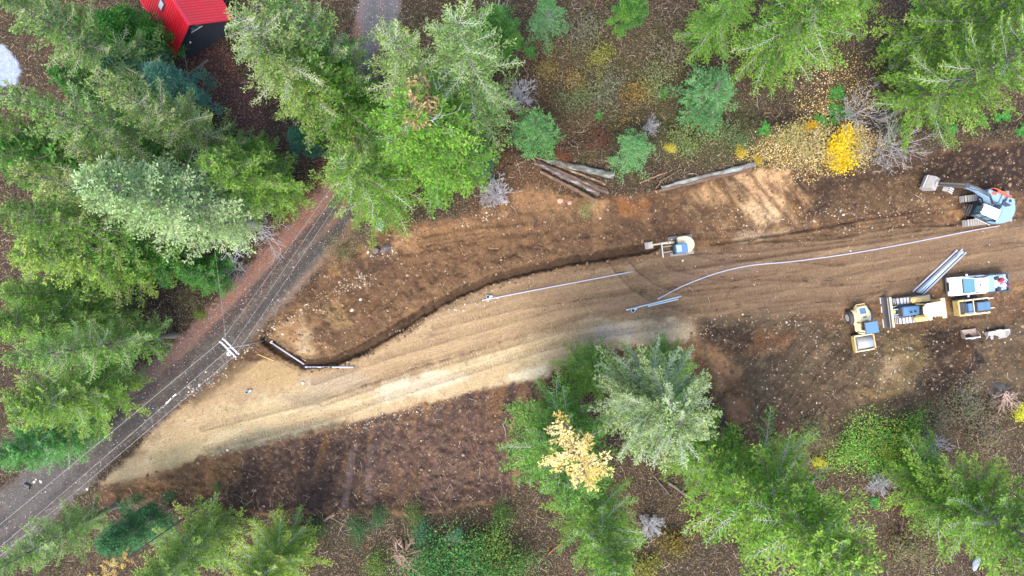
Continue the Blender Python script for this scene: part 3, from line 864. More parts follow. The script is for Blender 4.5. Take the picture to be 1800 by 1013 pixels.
def tufted(seed, h, R, base=.25, nb=60, greens=None, tip=None, tuft=.5, kn=46, bark=(.22, .17, .14), kl=.26, kw=.06, bare=.2, shape=.6):
    """pine or soft broad crown: limbs ending in rounded tufts"""
    r = np.random.default_rng(seed)
    wood, fol = Geo(), Geo()
    k = 9
    zz = np.linspace(0, h * .97, k); wob = np.cumsum(r.normal(0, .06, (k, 2)), axis=0)
    wood.tube(np.column_stack([wob, zz]), h * .013 * (1 - zz / h) ** .8 + .015, np.array(bark), 7)
    greens = np.array(greens); tip = np.array(tip); az = 0
    for i in range(nb):
        q = (i + .5) / nb
        z = h * (base + (1 - base) * q * .97); az += 2.39996 + r.normal(0, .3)
        L = R * ((1 - q) ** shape * .9 + .12) * r.uniform(.6, 1.1)
        el = math.radians(-5 + 55 * q + r.normal(0, 10))
        n = 5; a = az + np.cumsum(r.normal(0, .12, n)); e = el + np.linspace(0, .25, n) + r.normal(0, .08, n)
        d = np.column_stack([np.cos(a) * np.cos(e), np.sin(a) * np.cos(e), np.sin(e)])
        o = np.array([np.interp(z, zz, wob[:, 0]), np.interp(z, zz, wob[:, 1]), z])
        pts = np.vstack([o, o + np.cumsum(d * L / n, axis=0)])
        wood.tube(pts, np.linspace(.02 + .012 * L, .008, n + 1), np.array((.30, .27, .24)), 3)
        nt = max(3, int(L / .32))
        g = greens[r.integers(0, len(greens))] * r.uniform(.85, 1.15)
        for j in range(nt):
            u = r.uniform(bare, 1.0) if j else 1.0
            c = np.array([np.interp(u, np.linspace(0, 1, n + 1), pts[:, m]) for m in range(3)])
            c = c + r.normal(0, .16 * (1 + L * .25), 3) * (1 if j else 0)
            dd = unit(r.normal(0, 1, (kn, 3)) + np.array([0, 0, .35]) + d[-1] * .4)
            rr = tuft * r.uniform(.7, 1.2)
            p = c + dd * (rr * r.uniform(.15, .8, kn))[:, None]
            yv = np.clip(r.uniform(-.2, .8, kn), 0, 1)[:, None]
            cc = (g[None] * (1 - yv) + tip[None] * yv) * r.uniform(.75, 1.2, (kn, 1))
            fol.kites(p, unit(dd + r.normal(0, .4, (kn, 3))), kl * r.uniform(.6, 1.2, kn), kw * r.uniform(.7, 1.3, kn), cc, r)
    return wood, fol

def bare_tree(seed, h, nb=14, col=(.46, .45, .47), spread=1.0, depth=3, tilt=0.0, rad=.05):
    r = np.random.default_rng(seed)
    wood = Geo()
    k = 6; zz = np.linspace(0, h * .6, k); wob = np.cumsum(r.normal(0, .05, (k, 2)), axis=0)
    wood.tube(np.column_stack([wob, zz]), np.linspace(rad * 1.3, rad * .5, k), np.array(col) * .9, 5)
    for i in range(nb):
        z = h * .6 * r.uniform(.12, 1)
        o = np.array([np.interp(z, zz, wob[:, 0]), np.interp(z, zz, wob[:, 1]), z])
        bare_limb(wood, r, o, i * 2.4 + r.normal(0, .3), math.radians(r.uniform(20, 65)), h * r.uniform(.35, .6) * spread, rad * .55, np.array(col), depth - 1)
    return wood

G_bright = [(.085, .215, .022), (.115, .250, .028), (.062, .170, .020), (.140, .265, .036)]
G_mid = [(.098, .182, .022), (.128, .210, .028), (.064, .138, .020), (.160, .228, .036)]
G_pale = [(.170, .250, .068), (.135, .225, .058), (.210, .275, .085), (.105, .200, .050)]
G_yel = [(.105, .195, .034), (.142, .225, .046), (.064, .145, .026), (.180, .245, .066)]
G_sage = [(.205, .305, .090), (.255, .345, .115), (.150, .245, .068), (.300, .375, .145)]
G_dark = [(.036, .115, .018), (.050, .140, .024), (.026, .085, .014)]
G_teal = [(.085, .200, .125), (.115, .245, .160), (.060, .150, .095)]
G_blue = [(.085, .205, .085), (.115, .250, .105), (.060, .155, .065)]
G_gold = [(.70, .50, .13), (.76, .58, .19), (.60, .42, .09), (.78, .63, .28)]

PROTO = {}
def proto(key, wf):
    w, f = wf if isinstance(wf, tuple) else (wf, None)
    PROTO[key] = (w.mesh(key + '_trunk', M['bark'], True), f.mesh(key + '_crown', M['leaf']) if f else None)
SA = dict(greens=G_bright, tip=(.27, .39, .07), spray=1.75, droop=52, up=36, hang=.15, bark=(.30, .28, .27), bl=.34, shape=.60, kl=.24, kw=.075)
proto('spruce_a', conifer(1, 20, 4.4, base=.08, nb=150, **SA))
proto('spruce_a2', conifer(21, 20, 4.4, base=.10, nb=135, **{**SA, 'droop': 40, 'shape': .5}))
SB = dict(greens=G_mid, tip=(.33, .38, .08), spray=1.7, droop=44, up=44, twig=(.30, .29, .18), twigw=.024, hang=.12, topcol=(.44, .42, .14), bl=.31, shape=.48, kl=.24, kw=.075)
proto('spruce_b', conifer(2, 24, 4.4, base=.12, nb=165, **SB))
proto('spruce_b2', conifer(22, 24, 4.4, base=.16, nb=140, **{**SB, 'droop': 34, 'up': 36, 'shape': .56}))
YF = dict(greens=G_yel, tip=(.36, .42, .12), spray=1.6, droop=36, up=54, twig=(.46, .43, .30), twigw=.032, shape=.44, topcol=(.54, .46, .18), hang=.06, bl=.28, kl=.22, kw=.07)
proto('yellow_fir', conifer(3, 25, 4.0, base=.14, nb=145, **YF))
proto('yellow_fir2', conifer(23, 25, 4.0, base=.18, nb=125, **{**YF, 'droop': 26, 'up': 46, 'shape': .54}))
proto('pale_fir', conifer(4, 26, 4.6, base=.14, nb=165, greens=G_pale, tip=(.40, .44, .15), spray=1.6, droop=24, up=20, twig=(.42, .43, .33), twigw=.030, shape=.36, topcol=(.50, .46, .18), e_top=42, bl=.28, kl=.21, kw=.06))
proto('grey_fir', conifer(24, 26, 4.6, base=.46, nb=235, greens=G_pale + G_sage, tip=(.42, .48, .24), spray=1.9, droop=16, up=10, twig=(.42, .43, .37), twigw=.032, shape=.32, topcol=(.40, .40, .18), e_top=42, bl=.24, kl=.21, kw=.06, lean_fwd=36))
proto('sage_fir', conifer(5, 26, 4.4, base=.20, nb=230, greens=G_sage, tip=(.46, .54, .26), spray=1.35, droop=22, up=18, shape=.46, bl=.38, kl=.24, kw=.09, dead=34, twigw=.014, flat=.3, bark=(.34, .32, .31)))
proto('dense_cedar', conifer(6, 24, 5.0, base=.10, nb=230, greens=G_bright, tip=(.25, .42, .07), spray=1.4, droop=34, up=10, shape=.46, bl=.42, kl=.25, kw=.10, twigw=.010, flat=.35, rust=.38, whitetop=16))
proto('dark_fir', conifer(7, 17, 3.6, base=.10, nb=110, greens=G_dark, tip=(.15, .27, .04), spray=1.5, droop=44, up=34, bl=.36, shape=.6))
LF = dict(greens=G_bright, tip=(.32, .44, .08), spray=1.6, droop=32, up=42, twig=(.40, .43, .32), twigw=.026, shape=.44, topcol=(.44, .48, .13), kl=.26, kw=.075, bl=.30)
proto('lush_fir', conifer(8, 22, 5.2, base=.12, nb=170, **LF))
proto('lush_fir2', conifer(28, 22, 5.2, base=.16, nb=150, **{**LF, 'droop': 22, 'up': 30, 'shape': .36, 'lean_fwd': 42}))
proto('star_fir', conifer(29, 21, 5.0, base=.12, nb=115, **{**LF, 'droop': 40, 'up': 26, 'bl': .22, 'shape': .62, 'topcol': (.40, .42, .14)}))
proto('teal_pine', tufted(9, 10, 2.6, nb=60, greens=G_teal, tip=(.14, .25, .18), tuft=.55, kn=60))
proto('blue_fir', conifer(10, 9, 2.6, base=.08, nb=110, greens=G_blue, tip=(.12, .22, .12), spray=1.2, droop=20, up=14, shape=.5, kl=.22, kw=.07, twigw=.012, flat=.35))
proto('blue_loose', conifer(31, 9, 2.6, base=.12, nb=62, greens=G_blue, tip=(.16, .28, .15), spray=2.0, droop=34, up=10, shape=.6, kl=.24, kw=.07, twigw=.014, flat=.3, bl=.42))
proto('green_pine', tufted(11, 13, 3.6, nb=75, greens=G_dark + G_bright, tip=(.12, .26, .06), tuft=.65, kn=56, kl=.3, kw=.08))
proto('young_tree', tufted(12, 7, 2.0, base=.15, nb=40, greens=[(.12, .28, .07), (.16, .32, .10)], tip=(.24, .38, .14), tuft=.42, kn=40, kl=.18, kw=.05))
proto('golden_larch', conifer(13, 26, 2.9, base=.70, nb=30, greens=G_gold, tip=(.74, .58, .25), spray=2.7, droop=24, up=20, shape=.5, twig=(.55, .40, .2), kl=.20, kw=.06, e_top=40, bl=.27, topcol=(.70, .54, .23)))
proto('bare_tree', bare_tree(14, 6, 20, (.33, .32, .32), rad=.045))
proto('white_shrub', bare_tree(15, 3.4, 44, (.40, .39, .40), .8, 3, rad=.026))
proto('grey_birch', bare_tree(16, 9, 16, (.46, .47, .46), .6, 3, rad=.075))

TREES = []
def tree(kind, px, py, h, R, name, label, cat='tree', col=(1, 1, 1), group=None, rz=None, base=None):
    """px, py: where the tip shows in the photograph; the trunk stands straight under it"""
    wm, fm = PROTO[kind]
    href, Rref = REF[kind]
    R *= WIDE.get(kind.rstrip('2'), 1.0)
    tipw = W(px, py, h)
    x, y = tipw.x, tipw.y
    z = gz(900 + x / S, 506.5 - y / S) - .06
    t = thing(name, label, cat, (x, y, z), rnd.uniform(0, 6.28) if rz is None else rz, group)
    t.scale = (R / Rref, R / Rref, h / href)
    w = link('trunk', wm, t)
    if fm:
        c = link('crown', fm, t); c.color = (*(a * b for a, b in zip(col, (1.08, 1.16, 1.35) if group == WG or kind in ('pale_fir', 'yellow_fir', 'spruce_b2') else (1.02, 1.04, 1.1))), 1)
    TREES.append((t, x, y, h, R))
    return t
WIDE = dict(spruce_a=1.35, spruce_b=1.1, yellow_fir=1.1, pale_fir=1.15, lush_fir=1.25, star_fir=1.2, dense_cedar=1.12, dark_fir=1.25, sage_fir=1.1)
REF = dict(blue_loose=(9, 2.6), spruce_a2=(20, 4.4), spruce_b2=(24, 4.4), yellow_fir2=(25, 4.0), grey_fir=(26, 4.6), lush_fir2=(22, 5.2), star_fir=(21, 5.0), spruce_a=(20, 4.4), spruce_b=(24, 4.4), yellow_fir=(25, 4.0), pale_fir=(26, 4.6), sage_fir=(26, 4.4), dense_cedar=(24, 5.0), dark_fir=(17, 3.6), lush_fir=(22, 5.2),
           teal_pine=(10, 2.6), blue_fir=(9, 2.6), green_pine=(13, 3.6), young_tree=(7, 2.0), golden_larch=(26, 2.9), bare_tree=(6, 4.0), white_shrub=(3.4, 2.2), grey_birch=(9, 4.0))

WG = 'conifers of the wood west of the gravel road'
NG = 'conifers between the gravel road and the logs'
EG = 'conifers along the upper right edge'
SG = 'conifers south of the dirt road'
# west wood
tree('sage_fir', 150, 322, 26, 4.5, 'fir_tree', 'pale sage green fir leaning over a bare grey trunk by the gravel road', group=WG)
tree('yellow_fir', 165, 142, 25, 3.1, 'fir_tree', 'yellow tipped fir with a pale exposed trunk beside the wet driveway', group=WG)
tree('spruce_b', 368, 280, 18, 3.8, 'spruce_tree', 'green spruce whose branches reach the shoulder of the gravel road bend', group=WG, col=(.95, 1.15, .9))
tree('yellow_fir', 0, -10, 22, 3.8, 'fir_tree', 'olive fir filling the top left corner of the wood', group=WG, col=(.78, .92, .85))
tree('yellow_fir2', -5, 160, 25, 3.8, 'fir_tree', 'yellow green fir at the left edge below the pale concrete pad', group=WG, col=(.85, 1.05, .9))
tree('yellow_fir', 30, 302, 26, 3.1, 'fir_tree', 'small orange tinted fir top between the sage fir and the left edge', group=WG, col=(1.15, 1.0, .95))
tree('yellow_fir2', 118, 258, 23, 3.0, 'fir_tree', 'straw coloured fir top just above the sage green fir', group=WG, col=(1.0, .95, .9))
tree('spruce_b2', 0, 380, 24, 4.2, 'spruce_tree', 'dark olive spruce under the orange tinted fir at the left edge', group=WG, col=(.75, .9, .8))
tree('spruce_b', 30, 440, 20, 4.2, 'spruce_tree', 'yellow green spruce left of the pine that carries a nest', group=WG, col=(1.15, 1.2, .95))
tree('green_pine', 175, 432, 14, 3.4, 'pine_tree', 'bright green pine with a stick nest in its top', group=WG, col=(1.15, 1.15, 1.3))
tree('dark_fir', 322, 478, 8, 2.2, 'fir_tree', 'small dark green fir beside the gravel road below the sage fir', group=WG, col=(1.1, 1.3, 1.3))
tree('spruce_b2', -5, 515, 14, 3.0, 'spruce_tree', 'spruce at the left edge with its grey trunk showing over dark soil', group=WG, col=(.9, 1.15, .85))
tree('yellow_fir', 20, 632, 21, 3.0, 'fir_tree', 'feathery fir pointing level towards the gravel road with pale ribs', group=WG, col=(.8, 1.08, .75))
tree('lush_fir2', 25, 722, 16, 3.8, 'fir_tree', 'bushy yellow green fir with a grey trunk above the culvert', group=WG, col=(1.05, .95, .9))
tree('lush_fir', -10, 805, 13, 3.0, 'fir_tree', 'blue green fir at the left edge beside the culvert', group=WG, col=(.6, .95, 1.3))
tree('yellow_fir2', -25, 1015, 16, 3.0, 'fir_tree', 'yellow green fir in the bottom left corner with a bare grey stem', group=WG, col=(.85, 1.05, .85))
tree('teal_pine', 190, 965, 10, 2.6, 'pine_tree', 'blue green pine between two firs at the bottom left', group=WG, col=(.7, .8, .42))
tree('spruce_a', 228, 1060, 17, 3.4, 'spruce_tree', 'green spruce with a broad pale grey trunk at the bottom left', group=WG, col=(1.35, 1.05, 1.2))
tree('lush_fir2', 425, 1050, 14, 3.6, 'fir_tree', 'bright lime green fir at the bottom edge left of the brambles', group=WG, col=(1.35, 1.05, .95))
tree('golden_larch', 128, 1045, 20, 1.1, 'larch_tree', 'orange larch top peeping in at the bottom left edge', group=WG, col=(.95, .8, .6))
tree('green_pine', 182, 34, 9, 3.3, 'pine_tree', 'rounded dark green tree left of the red roof', group=WG, col=(.8, 1.0, .9))
tree('teal_pine', 182, 98, 12, 2.6, 'pine_tree', 'teal pine farther from the driveway of a touching pair', group=WG, col=(1.25, 1.15, 1.0))
tree('teal_pine', 262, 130, 11, 2.3, 'pine_tree', 'teal pine nearer the driveway of a touching pair', group=WG, col=(1, 1.05, .95))
tree('dark_fir', 95, 120, 14, 3.2, 'fir_tree', 'dark green fir filling the gap between the teal pines and the olive fir', group=WG, col=(1, 1.1, 1.2))
tree('dark_fir', 45, 400, 15, 3.6, 'fir_tree', 'dark understorey fir between the orange tinted fir and the nest pine', group=WG)
tree('dark_fir', 250, 250, 12, 2.8, 'fir_tree', 'dark fir in the gap below the pale exposed trunk', group=WG, col=(1.1, 1.1, 1))
tree('spruce_b', 408, 252, 9, 2.4, 'spruce_tree', 'low green spruce at the lower end of the wet driveway', group=WG, col=(.8, 1.1, .8))
tree('dark_fir', -10, 262, 19, 4.4, 'fir_tree', 'dark fir at the left edge between two yellow green firs', group=WG, col=(1.3, 1.3, 1.2))
tree('spruce_b2', -30, 215, 20, 3.4, 'spruce_tree', 'green spruce at the left edge just below the yellow green fir', group=WG, col=(.8, .95, .85))
tree('spruce_b', -20, 575, 17, 4.0, 'spruce_tree', 'olive spruce at the left edge above the feathery fir', group=WG, col=(.8, 1, .8))
tree('dark_fir', 105, 330, 12, 3.6, 'fir_tree', 'dark fir glimpsed between the straw coloured top and the sage fir', group=WG, col=(1.2, 1.2, 1))
tree('spruce_b', 60, 10, 14, 3.0, 'spruce_tree', 'olive spruce between the corner fir and the rounded dark tree', group=WG, col=(.75, .95, .8))
# by the driveway and the top road
tree('pale_fir', 425, 28, 25, 3.9, 'fir_tree', 'pale straw green fir overhanging the red roof', group=NG, col=(.98, .95, .88))
tree('yellow_fir', 478, -12, 24, 3.8, 'fir_tree', 'grey ribbed fir at the top edge right of the red roof', group=NG, col=(.8, 1.0, .9))
tree('spruce_b2', 452, 75, 22, 3.9, 'spruce_tree', 'olive spruce between the pale fir and the gravel road', group=NG, col=(.95, 1.05, .8))
tree('dark_fir', 540, 110, 18, 4.2, 'fir_tree', 'dark green fir shading the gravel road at the top', group=NG, col=(1.2, 1.15, .9))
tree('teal_pine', 520, 235, 6, 1.7, 'pine_tree', 'small dark teal pine beside the gravel road bend', group=NG, col=(.5, .7, .65))
tree('pale_fir', 698, 72, 25, 3.7, 'fir_tree', 'round topped yellow green fir at the end of the upper gravel road', group=NG, col=(.92, .95, .72))
tree('pale_fir', 800, 42, 26, 4.1, 'fir_tree', 'tall yellow green fir right of the round topped fir', group=NG, col=(.82, .95, .75))
tree('dense_cedar', 722, 190, 24, 5.2, 'cedar_tree', 'big dense green cedar with a rust coloured dead top', group=NG)
tree('star_fir', 597, 278, 21, 4.7, 'fir_tree', 'star shaped green fir hanging over the end of the gravel road bend', group=NG, col=(.95, .95, .9))
tree('blue_loose', 942, 217, 9, 3.1, 'fir_tree', 'round blue green fir at the upper end of the log pile', group=NG, col=(.9, 1, .65))
tree('blue_fir', 838, 262, 10, 2.0, 'fir_tree', 'small blue green fir behind the big cedar', group=NG, col=(.7, .8, .8))
tree('young_tree', 1118, 262, 6.5, 2.3, 'young_tree', 'light green young tree beside the right end of the log pile', group=NG, col=(.85, .95, 1))
tree('green_pine', 868, 25, 10, 2.6, 'pine_tree', 'green tree with white dead limbs right of the tall fir at the top', group=NG, col=(1.2, 1.15, 1.5))
tree('young_tree', 965, 0, 9, 2.0, 'young_tree', 'thin pale green tree at the top edge beside a grey birch', group=NG, col=(.7, .85, .9))
tree('green_pine', 1122, -14, 8, 1.7, 'pine_tree', 'small green tree on a pale trunk at the top edge', group=NG, col=(1.3, 1.25, 1.4))
# upper right
tree('blue_loose', 1268, 148, 8, 3.9, 'fir_tree', 'drooping blue green fir on the brown brush', group=EG, col=(.95, 1, .75))
tree('lush_fir', 1570, -110, 24, 4.4, 'fir_tree', 'large ribbed green fir at the top edge above the yellow bush', group=EG, col=(1.0, 1.0, .9))
tree('spruce_a2', 1320, -40, 15, 2.6, 'spruce_tree', 'dark green spruce left of the large ribbed fir', group=EG, col=(.9, .95, .9))
tree('lush_fir2', 1930, 35, 24, 4.0, 'fir_tree', 'broad green fir at the right edge above the large excavator', group=EG, col=(1, .98, .9))
tree('spruce_a', 1830, -35, 18, 4.4, 'spruce_tree', 'green spruce in the upper right corner', group=EG, col=(1.1, 1, 1))
tree('spruce_a', 1560, -60, 9, 2.4, 'spruce_tree', 'small spruce cut by the top edge right of the large ribbed fir', group=EG)
# south
tree('grey_fir', 1195, 745, 24, 4.9, 'fir_tree', 'grey green fir with pale radiating twigs beside the road edge', group=SG, col=(1.05, 1.08, 1.15))
tree('lush_fir2', 1195, 655, 10, 2.4, 'fir_tree', 'fresh green fir top showing above the grey green fir', group=SG, col=(.9, 1, .95))
tree('spruce_a', 1052, 668, 10, 2.8, 'spruce_tree', 'low green spruce under the grey green fir', group=SG, col=(1, .95, 1))
tree('lush_fir', 1010, 860, 23, 4.6, 'fir_tree', 'green fir directly under the golden larch top', group=SG, col=(.75, .9, 1.0))
tree('golden_larch', 1020, 848, 28, 3.0, 'larch_tree', 'golden larch top standing out above green firs', group=SG)
tree('lush_fir2', 1078, 1005, 21, 3.6, 'fir_tree', 'green fir at the bottom edge below the golden larch', group=SG, col=(.9, .95, .9))
tree('lush_fir', 1510, 1010, 25, 6.0, 'fir_tree', 'huge feathery green fir at the bottom right of centre', group=SG, col=(1.15, 1.12, 1.0))
tree('spruce_a', 1290, 850, 16, 3.4, 'spruce_tree', 'green spruce between the larch and the huge feathery fir', group=SG, col=(.95, .95, .9))
tree('lush_fir2', 1905, 985, 21, 4.8, 'fir_tree', 'bright green fir in the bottom right corner', group=SG, col=(1.08, 1.08, .95))
tree('spruce_a2', 1720, 895, 12, 2.2, 'spruce_tree', 'short green spruce at the side of the bottom right fir', group=SG, col=(1.05, 1, .9))
# bare ones
tree('bare_tree', 1608, 242, 7, 4.4, 'bare_tree', 'leafless grey tree beside the yellow bush', group='leafless trees')
tree('bare_tree', 1535, 185, 6, 3.6, 'bare_tree', 'thin leafless tree above the grey leafless tree', group='leafless trees')
tree('white_shrub', 866, 338, 3.4, 3.0, 'bare_shrub', 'silvery leafless shrub below the big cedar', 'shrub', group='leafless shrubs')
tree('white_shrub', 918, 150, 5, 2.6, 'bare_shrub', 'grey leafless shrub right of the tall fir', 'shrub', group='leafless shrubs')
tree('white_shrub', 1152, 935, 3, 2.4, 'bare_shrub', 'round wiry grey shrub between the two southern firs', 'shrub', group='leafless shrubs')
tree('white_shrub', 1150, 215, 3.6, 1.5, 'bare_shrub', 'grey leafless shrub behind the light green young tree', 'shrub', group='leafless shrubs')
tree('bare_tree', 398, 472, 4, 2.2, 'bare_tree', 'fallen looking grey branch tree at the edge of the gravel road', group='leafless trees')
tree('grey_birch', 868, -8, 9, 2.6, 'bare_tree', 'white limbed dead tree at the top edge', group='leafless trees')
tree('grey_birch', 965, -4, 8, 2.0, 'bare_tree', 'slim grey birch at the top edge', group='leafless trees')
tree('white_shrub', 1660, 790, 3, 2.6, 'bare_shrub', 'purple grey leafless thicket above the bottom right fir', 'shrub', group='leafless shrubs')
tree('white_shrub', 1565, 860, 3, 2.2, 'bare_shrub', 'brown leafless shrub right of the huge feathery fir', 'shrub', group='leafless shrubs')
# ------------------------------------------------------------------ cabin with the red roof
def cabin():
    x, y = (381.7 - 900) * S, (506.5 - 84.2) * S
    z0 = gz(381.7, 84.2)
    rz = math.atan2(.855, -.52)
    t = thing('cabin', 'cabin with a steep red metal roof and navy gable among firs', 'cabin', (x, y, z0), rz)
    hw, zr, ze, L = 3.15, 5.5, 2.5, 13.0
    wl = 2.75; zw = zr - wl * (zr - ze) / hw - .14
    MB().prof_z([(.5, -wl), (L - .5, -wl), (L - .5, wl), (.5, wl)], -.3, zw - .002).build('wall', M['wallnavy'], t)
    MB().poly([(.5, -wl, zw), (.5, wl, zw), (.5, 0, zr - .14)], (.12, 0, 0)).build('gable_wall', M['wallnavy'], t)
    # horizontal siding boards on the gable
    g = MB()
    zz = 0.0
    while zz < zr - .4:
        w = wl if zz < zw else wl * (zr - .16 - zz) / (zr - .14 - zw)
        g.box((.478, 0, zz + .08), (.036, 2 * w, .155), (0, math.radians(-6), 0))
        zz += .18
    tag(g.build('siding', M['wallnavy'], t), kind='stuff')
    for sgn in (1, -1):
        sl = MB().poly([(0, 0, zr), (L, 0, zr), (L, sgn * hw, ze), (0, sgn * hw, ze)], (0, 0, -.10)).build('roof', M['redroof'], t)
        rb = MB(); xx = .10
        ln = math.hypot(hw, zr - ze); an = math.atan2(zr - ze, hw)
        while xx < L - .05:
            rb.box((xx, sgn * hw / 2, (zr + ze) / 2 + .022), (.06, ln - .08, .05), (-sgn * an, 0, 0))
            xx += .27
        tag(rb.build('roof_rib', M['redroof'], sl), kind='stuff')
        MB().poly([(-.03, 0, zr + .01), (-.03, sgn * (hw + .02), ze + .01), (-.03, sgn * (hw + .02), ze - .17), (-.03, 0, zr - .17)], (.028, 0, 0)).build('rake_board', M['redp'], t)
    MB().poly([(-.05, -.16, zr - .09), (-.05, 0, zr + .055), (-.05, .16, zr - .09)], (L + .1, 0, 0)).build('ridge_cap', M['redp'], t)
    # skylight on the left slope
    an = math.atan2(zr - ze, hw)
    f = .42; cy_, cz_ = hw * f, zr - (zr - ze) * f
    nrm = Vector((0, math.sin(an), math.cos(an)))
    c = Vector((3.4, cy_, cz_)) + nrm * .06
    sk = MB().box(c, (.62, .95, .16), (-an, 0, 0)).build('skylight', M['dark'], t)
    MB().box(c + nrm * .085, (.48, .80, .02), (-an, 0, 0)).build('pane', M['greywhite'], sk)
    # two small gable windows, a lamp
    for yy in (-.26, .22):
        wdw = MB().box((.46, yy, 3.9), (.06, .40, .62)).build('window', M['black'], t)
        MB().box((.425, yy, 3.9), (.012, .32, .54)).build('pane', M['glass'], wdw)
    MB().box((.43, 0, 3.52), (.10, 1.15, .05)).build('window_sill', M['greywhite'], t)
    MB().ball((.38, 1.35, 2.35), .09, 2).build('wall_lamp', M['white'], t)
    MB().tube([(.06, hw + .07, ze - .12), (L, hw + .07, ze - .12)], .06).build('gutter', M['redp'], t)
    return t
cabin()

# ------------------------------------------------------------------ power pole, wires, service line
def pole():
    b = G(463, 599); top = W(404, 612.5, 7.5)
    t = thing('power_pole', 'grey power pole with two white crossarms beside the gravel road', 'power pole', b)
    tip = Vector((top.x - b.x, top.y - b.y, 7.5 - b.z))
    tip.x, tip.y = tip.x * .12, tip.y * .12
    P0 = Vector((0, 0, 0))
    # the pole stands upright; its top shows beside the base because of the view from above
    hgt = 7.5 - b.z
    MB().cyl((0, 0, -.4), (0, 0, hgt), .13, 12, .075).build('pole', M['mudsteel'], t, smooth=True)
    d = (W(409, 623, 7.4) - W(390, 604, 7.4)).normalized()
    n = Vector((-d.y, d.x, 0))
    for k in (-1, 1):
        a = n * (.17 * k)
        MB().poly([tuple(a - d * .95 - n * .045 + Vector((0, 0, hgt - .35))), tuple(a + d * .95 - n * .045 + Vector((0, 0, hgt - .35))),
                   tuple(a + d * .95 + n * .045 + Vector((0, 0, hgt - .35))), tuple(a - d * .95 + n * .045 + Vector((0, 0, hgt - .35)))], (0, 0, .14)).build('crossarm', M['white'], t)
        for q in (-.85, .1, .82):
            p = a + d * q + Vector((0, 0, hgt - .21))
            MB().cyl(p, p + Vector((0, 0, .08)), .03, 8).cyl(p + Vector((0, 0, .08)), p + Vector((0, 0, .2)), .065, 8, .05).build('insulator', M['greywhite'], t)
    c = d * .25 + n * -.5
    tr = MB().cyl(c + Vector((0, 0, hgt - 1.3)), c + Vector((0, 0, hgt - .5)), .20, 14).build('transformer', M['mudsteel'], t, smooth=False)
    MB().cyl(c + Vector((.1, 0, hgt - .5)), c + Vector((.1, 0, hgt - .3)), .05, 8).build('bushing', M['mudsteel'], tr)
    return b, hgt, d, n
pb, ph, pd, pn = pole()

def sag(a, b, s, n=24):
    return [a.lerp(b, i / (n - 1)) - Vector((0, 0, s * 4 * (i / (n - 1)) * (1 - i / (n - 1)))) for i in range(n)]
def on_pole(q, k): return Vector((pb.x, pb.y, 0)) + pd * q + pn * (.17 * k) + Vector((0, 0, pb.z + ph))
WIRES = [(-.85, 1, (690, 175), 'overhead wire nearest the woods running up the gravel road'),
         (.10, 1, (708, 160), 'middle overhead wire running up the gravel road'),
         (.82, 1, (718, 163), 'overhead wire nearest the clearing running up the gravel road')]
for q, k, e, lb in WIRES:
    P = sag(on_pole(q, k), W(e[0], e[1], 7.6), .35)
    tag(MB().tube(P, .008, 5).build('overhead_wire', M['wire']), lb, 'wire', 'overhead wires')
for q, k, e, lb in ((-.85, -1, (-260, 1135), 'overhead wire nearest the woods running down the gravel road'),
                    (.10, -1, (-250, 1175), 'middle overhead wire running down the gravel road'),
                    (.82, -1, (-240, 1180), 'overhead wire nearest the dirt road running down the gravel road')):
    P = sag(on_pole(q, k), W(e[0], e[1], 7.6), .35)
    tag(MB().tube(P, .008, 5).build('overhead_wire', M['wire']), lb, 'wire', 'overhead wires')
P = sag(Vector((pb.x, pb.y, pb.z + ph - .5)) - pn * .4, W(322, 82, 3.0), .5)
tag(MB().tube(P, .008, 5).build('service_wire', M['wire']), 'thin service wire from the power pole to the navy gable', 'wire')

# ------------------------------------------------------------------ pipes
def pipe(pts, r, label, mat='pipe', z=0.0, group=None, lift=None, n=10, collar=True):
    P = []
    for i, (px, py) in enumerate(pts):
        p = G(px, py); p.z += r + z
        if lift: p.z = lift[i]
        P.append(p)
    # resample
    Q = []
    for a, b in zip(P[:-1], P[1:]):
        m = max(2, int((b - a).length / .8))
        Q += [a.lerp(b, i / m) for i in range(m)]
    Q.append(P[-1])
    t = thing('pipe', label, 'pipe', tuple(Q[0]), 0, group)
    o = Q[0].copy(); Q = [q - o for q in Q]
    MB().tube(Q, r, n).build('barrel', M[mat], t, smooth=True)
    if collar:
        d = (Q[0] - Q[1]).normalized()
        MB().cyl(Q[0] + d * -.22, Q[0] + d * .02, r * 1.25, n).build('socket', M[mat], t)
    d = (Q[-1] - Q[-2]).normalized()
    MB().cyl(Q[-1] + d * .001, Q[-1] + d * .004, r * .8, n).build('bore', M['black_hole'], t)
    return t
def curve(pts, n=8):
    out = []
    for i in range(len(pts) - 1):
        p0, p1, p2, p3 = (Vector(pts[max(0, min(len(pts) - 1, i + k))]) for k in (-1, 0, 1, 2))
        for j in range(n):
            t = j / n
            out.append(tuple(.5 * ((2 * p1) + (p2 - p0) * t + (2 * p0 - 5 * p1 + 4 * p2 - p3) * t * t + (3 * p1 - p0 - 3 * p2 + p3) * t ** 3)))
    out.append(tuple(pts[-1]))
    return out
PG = 'pipes laid out along the dirt road'
pipe(curve([(1156, 526), (1200, 503), (1258, 481), (1318, 467), (1400, 459), (1500, 445), (1600, 427), (1700, 407), (1756, 397)]), .052, 'long curving pale pipe joined in lengths, ending under the large excavator', 'pipeviolet', .02, PG)
for px, py in ((1212, 498.5), (1318, 467), (1425, 456), (1535, 439), (1645, 418)):
    pass
pipe([(848, 528), (935, 511), (1025, 494), (1113, 477.5)], .055, 'straight pale pipe lying along the south side of the trench', 'pipeviolet', .02, PG)
pipe([(1101, 545), (1150, 533), (1197, 521)], .055, 'short pale pipe with a round fitting near its left end', 'pipelight', .02, PG)
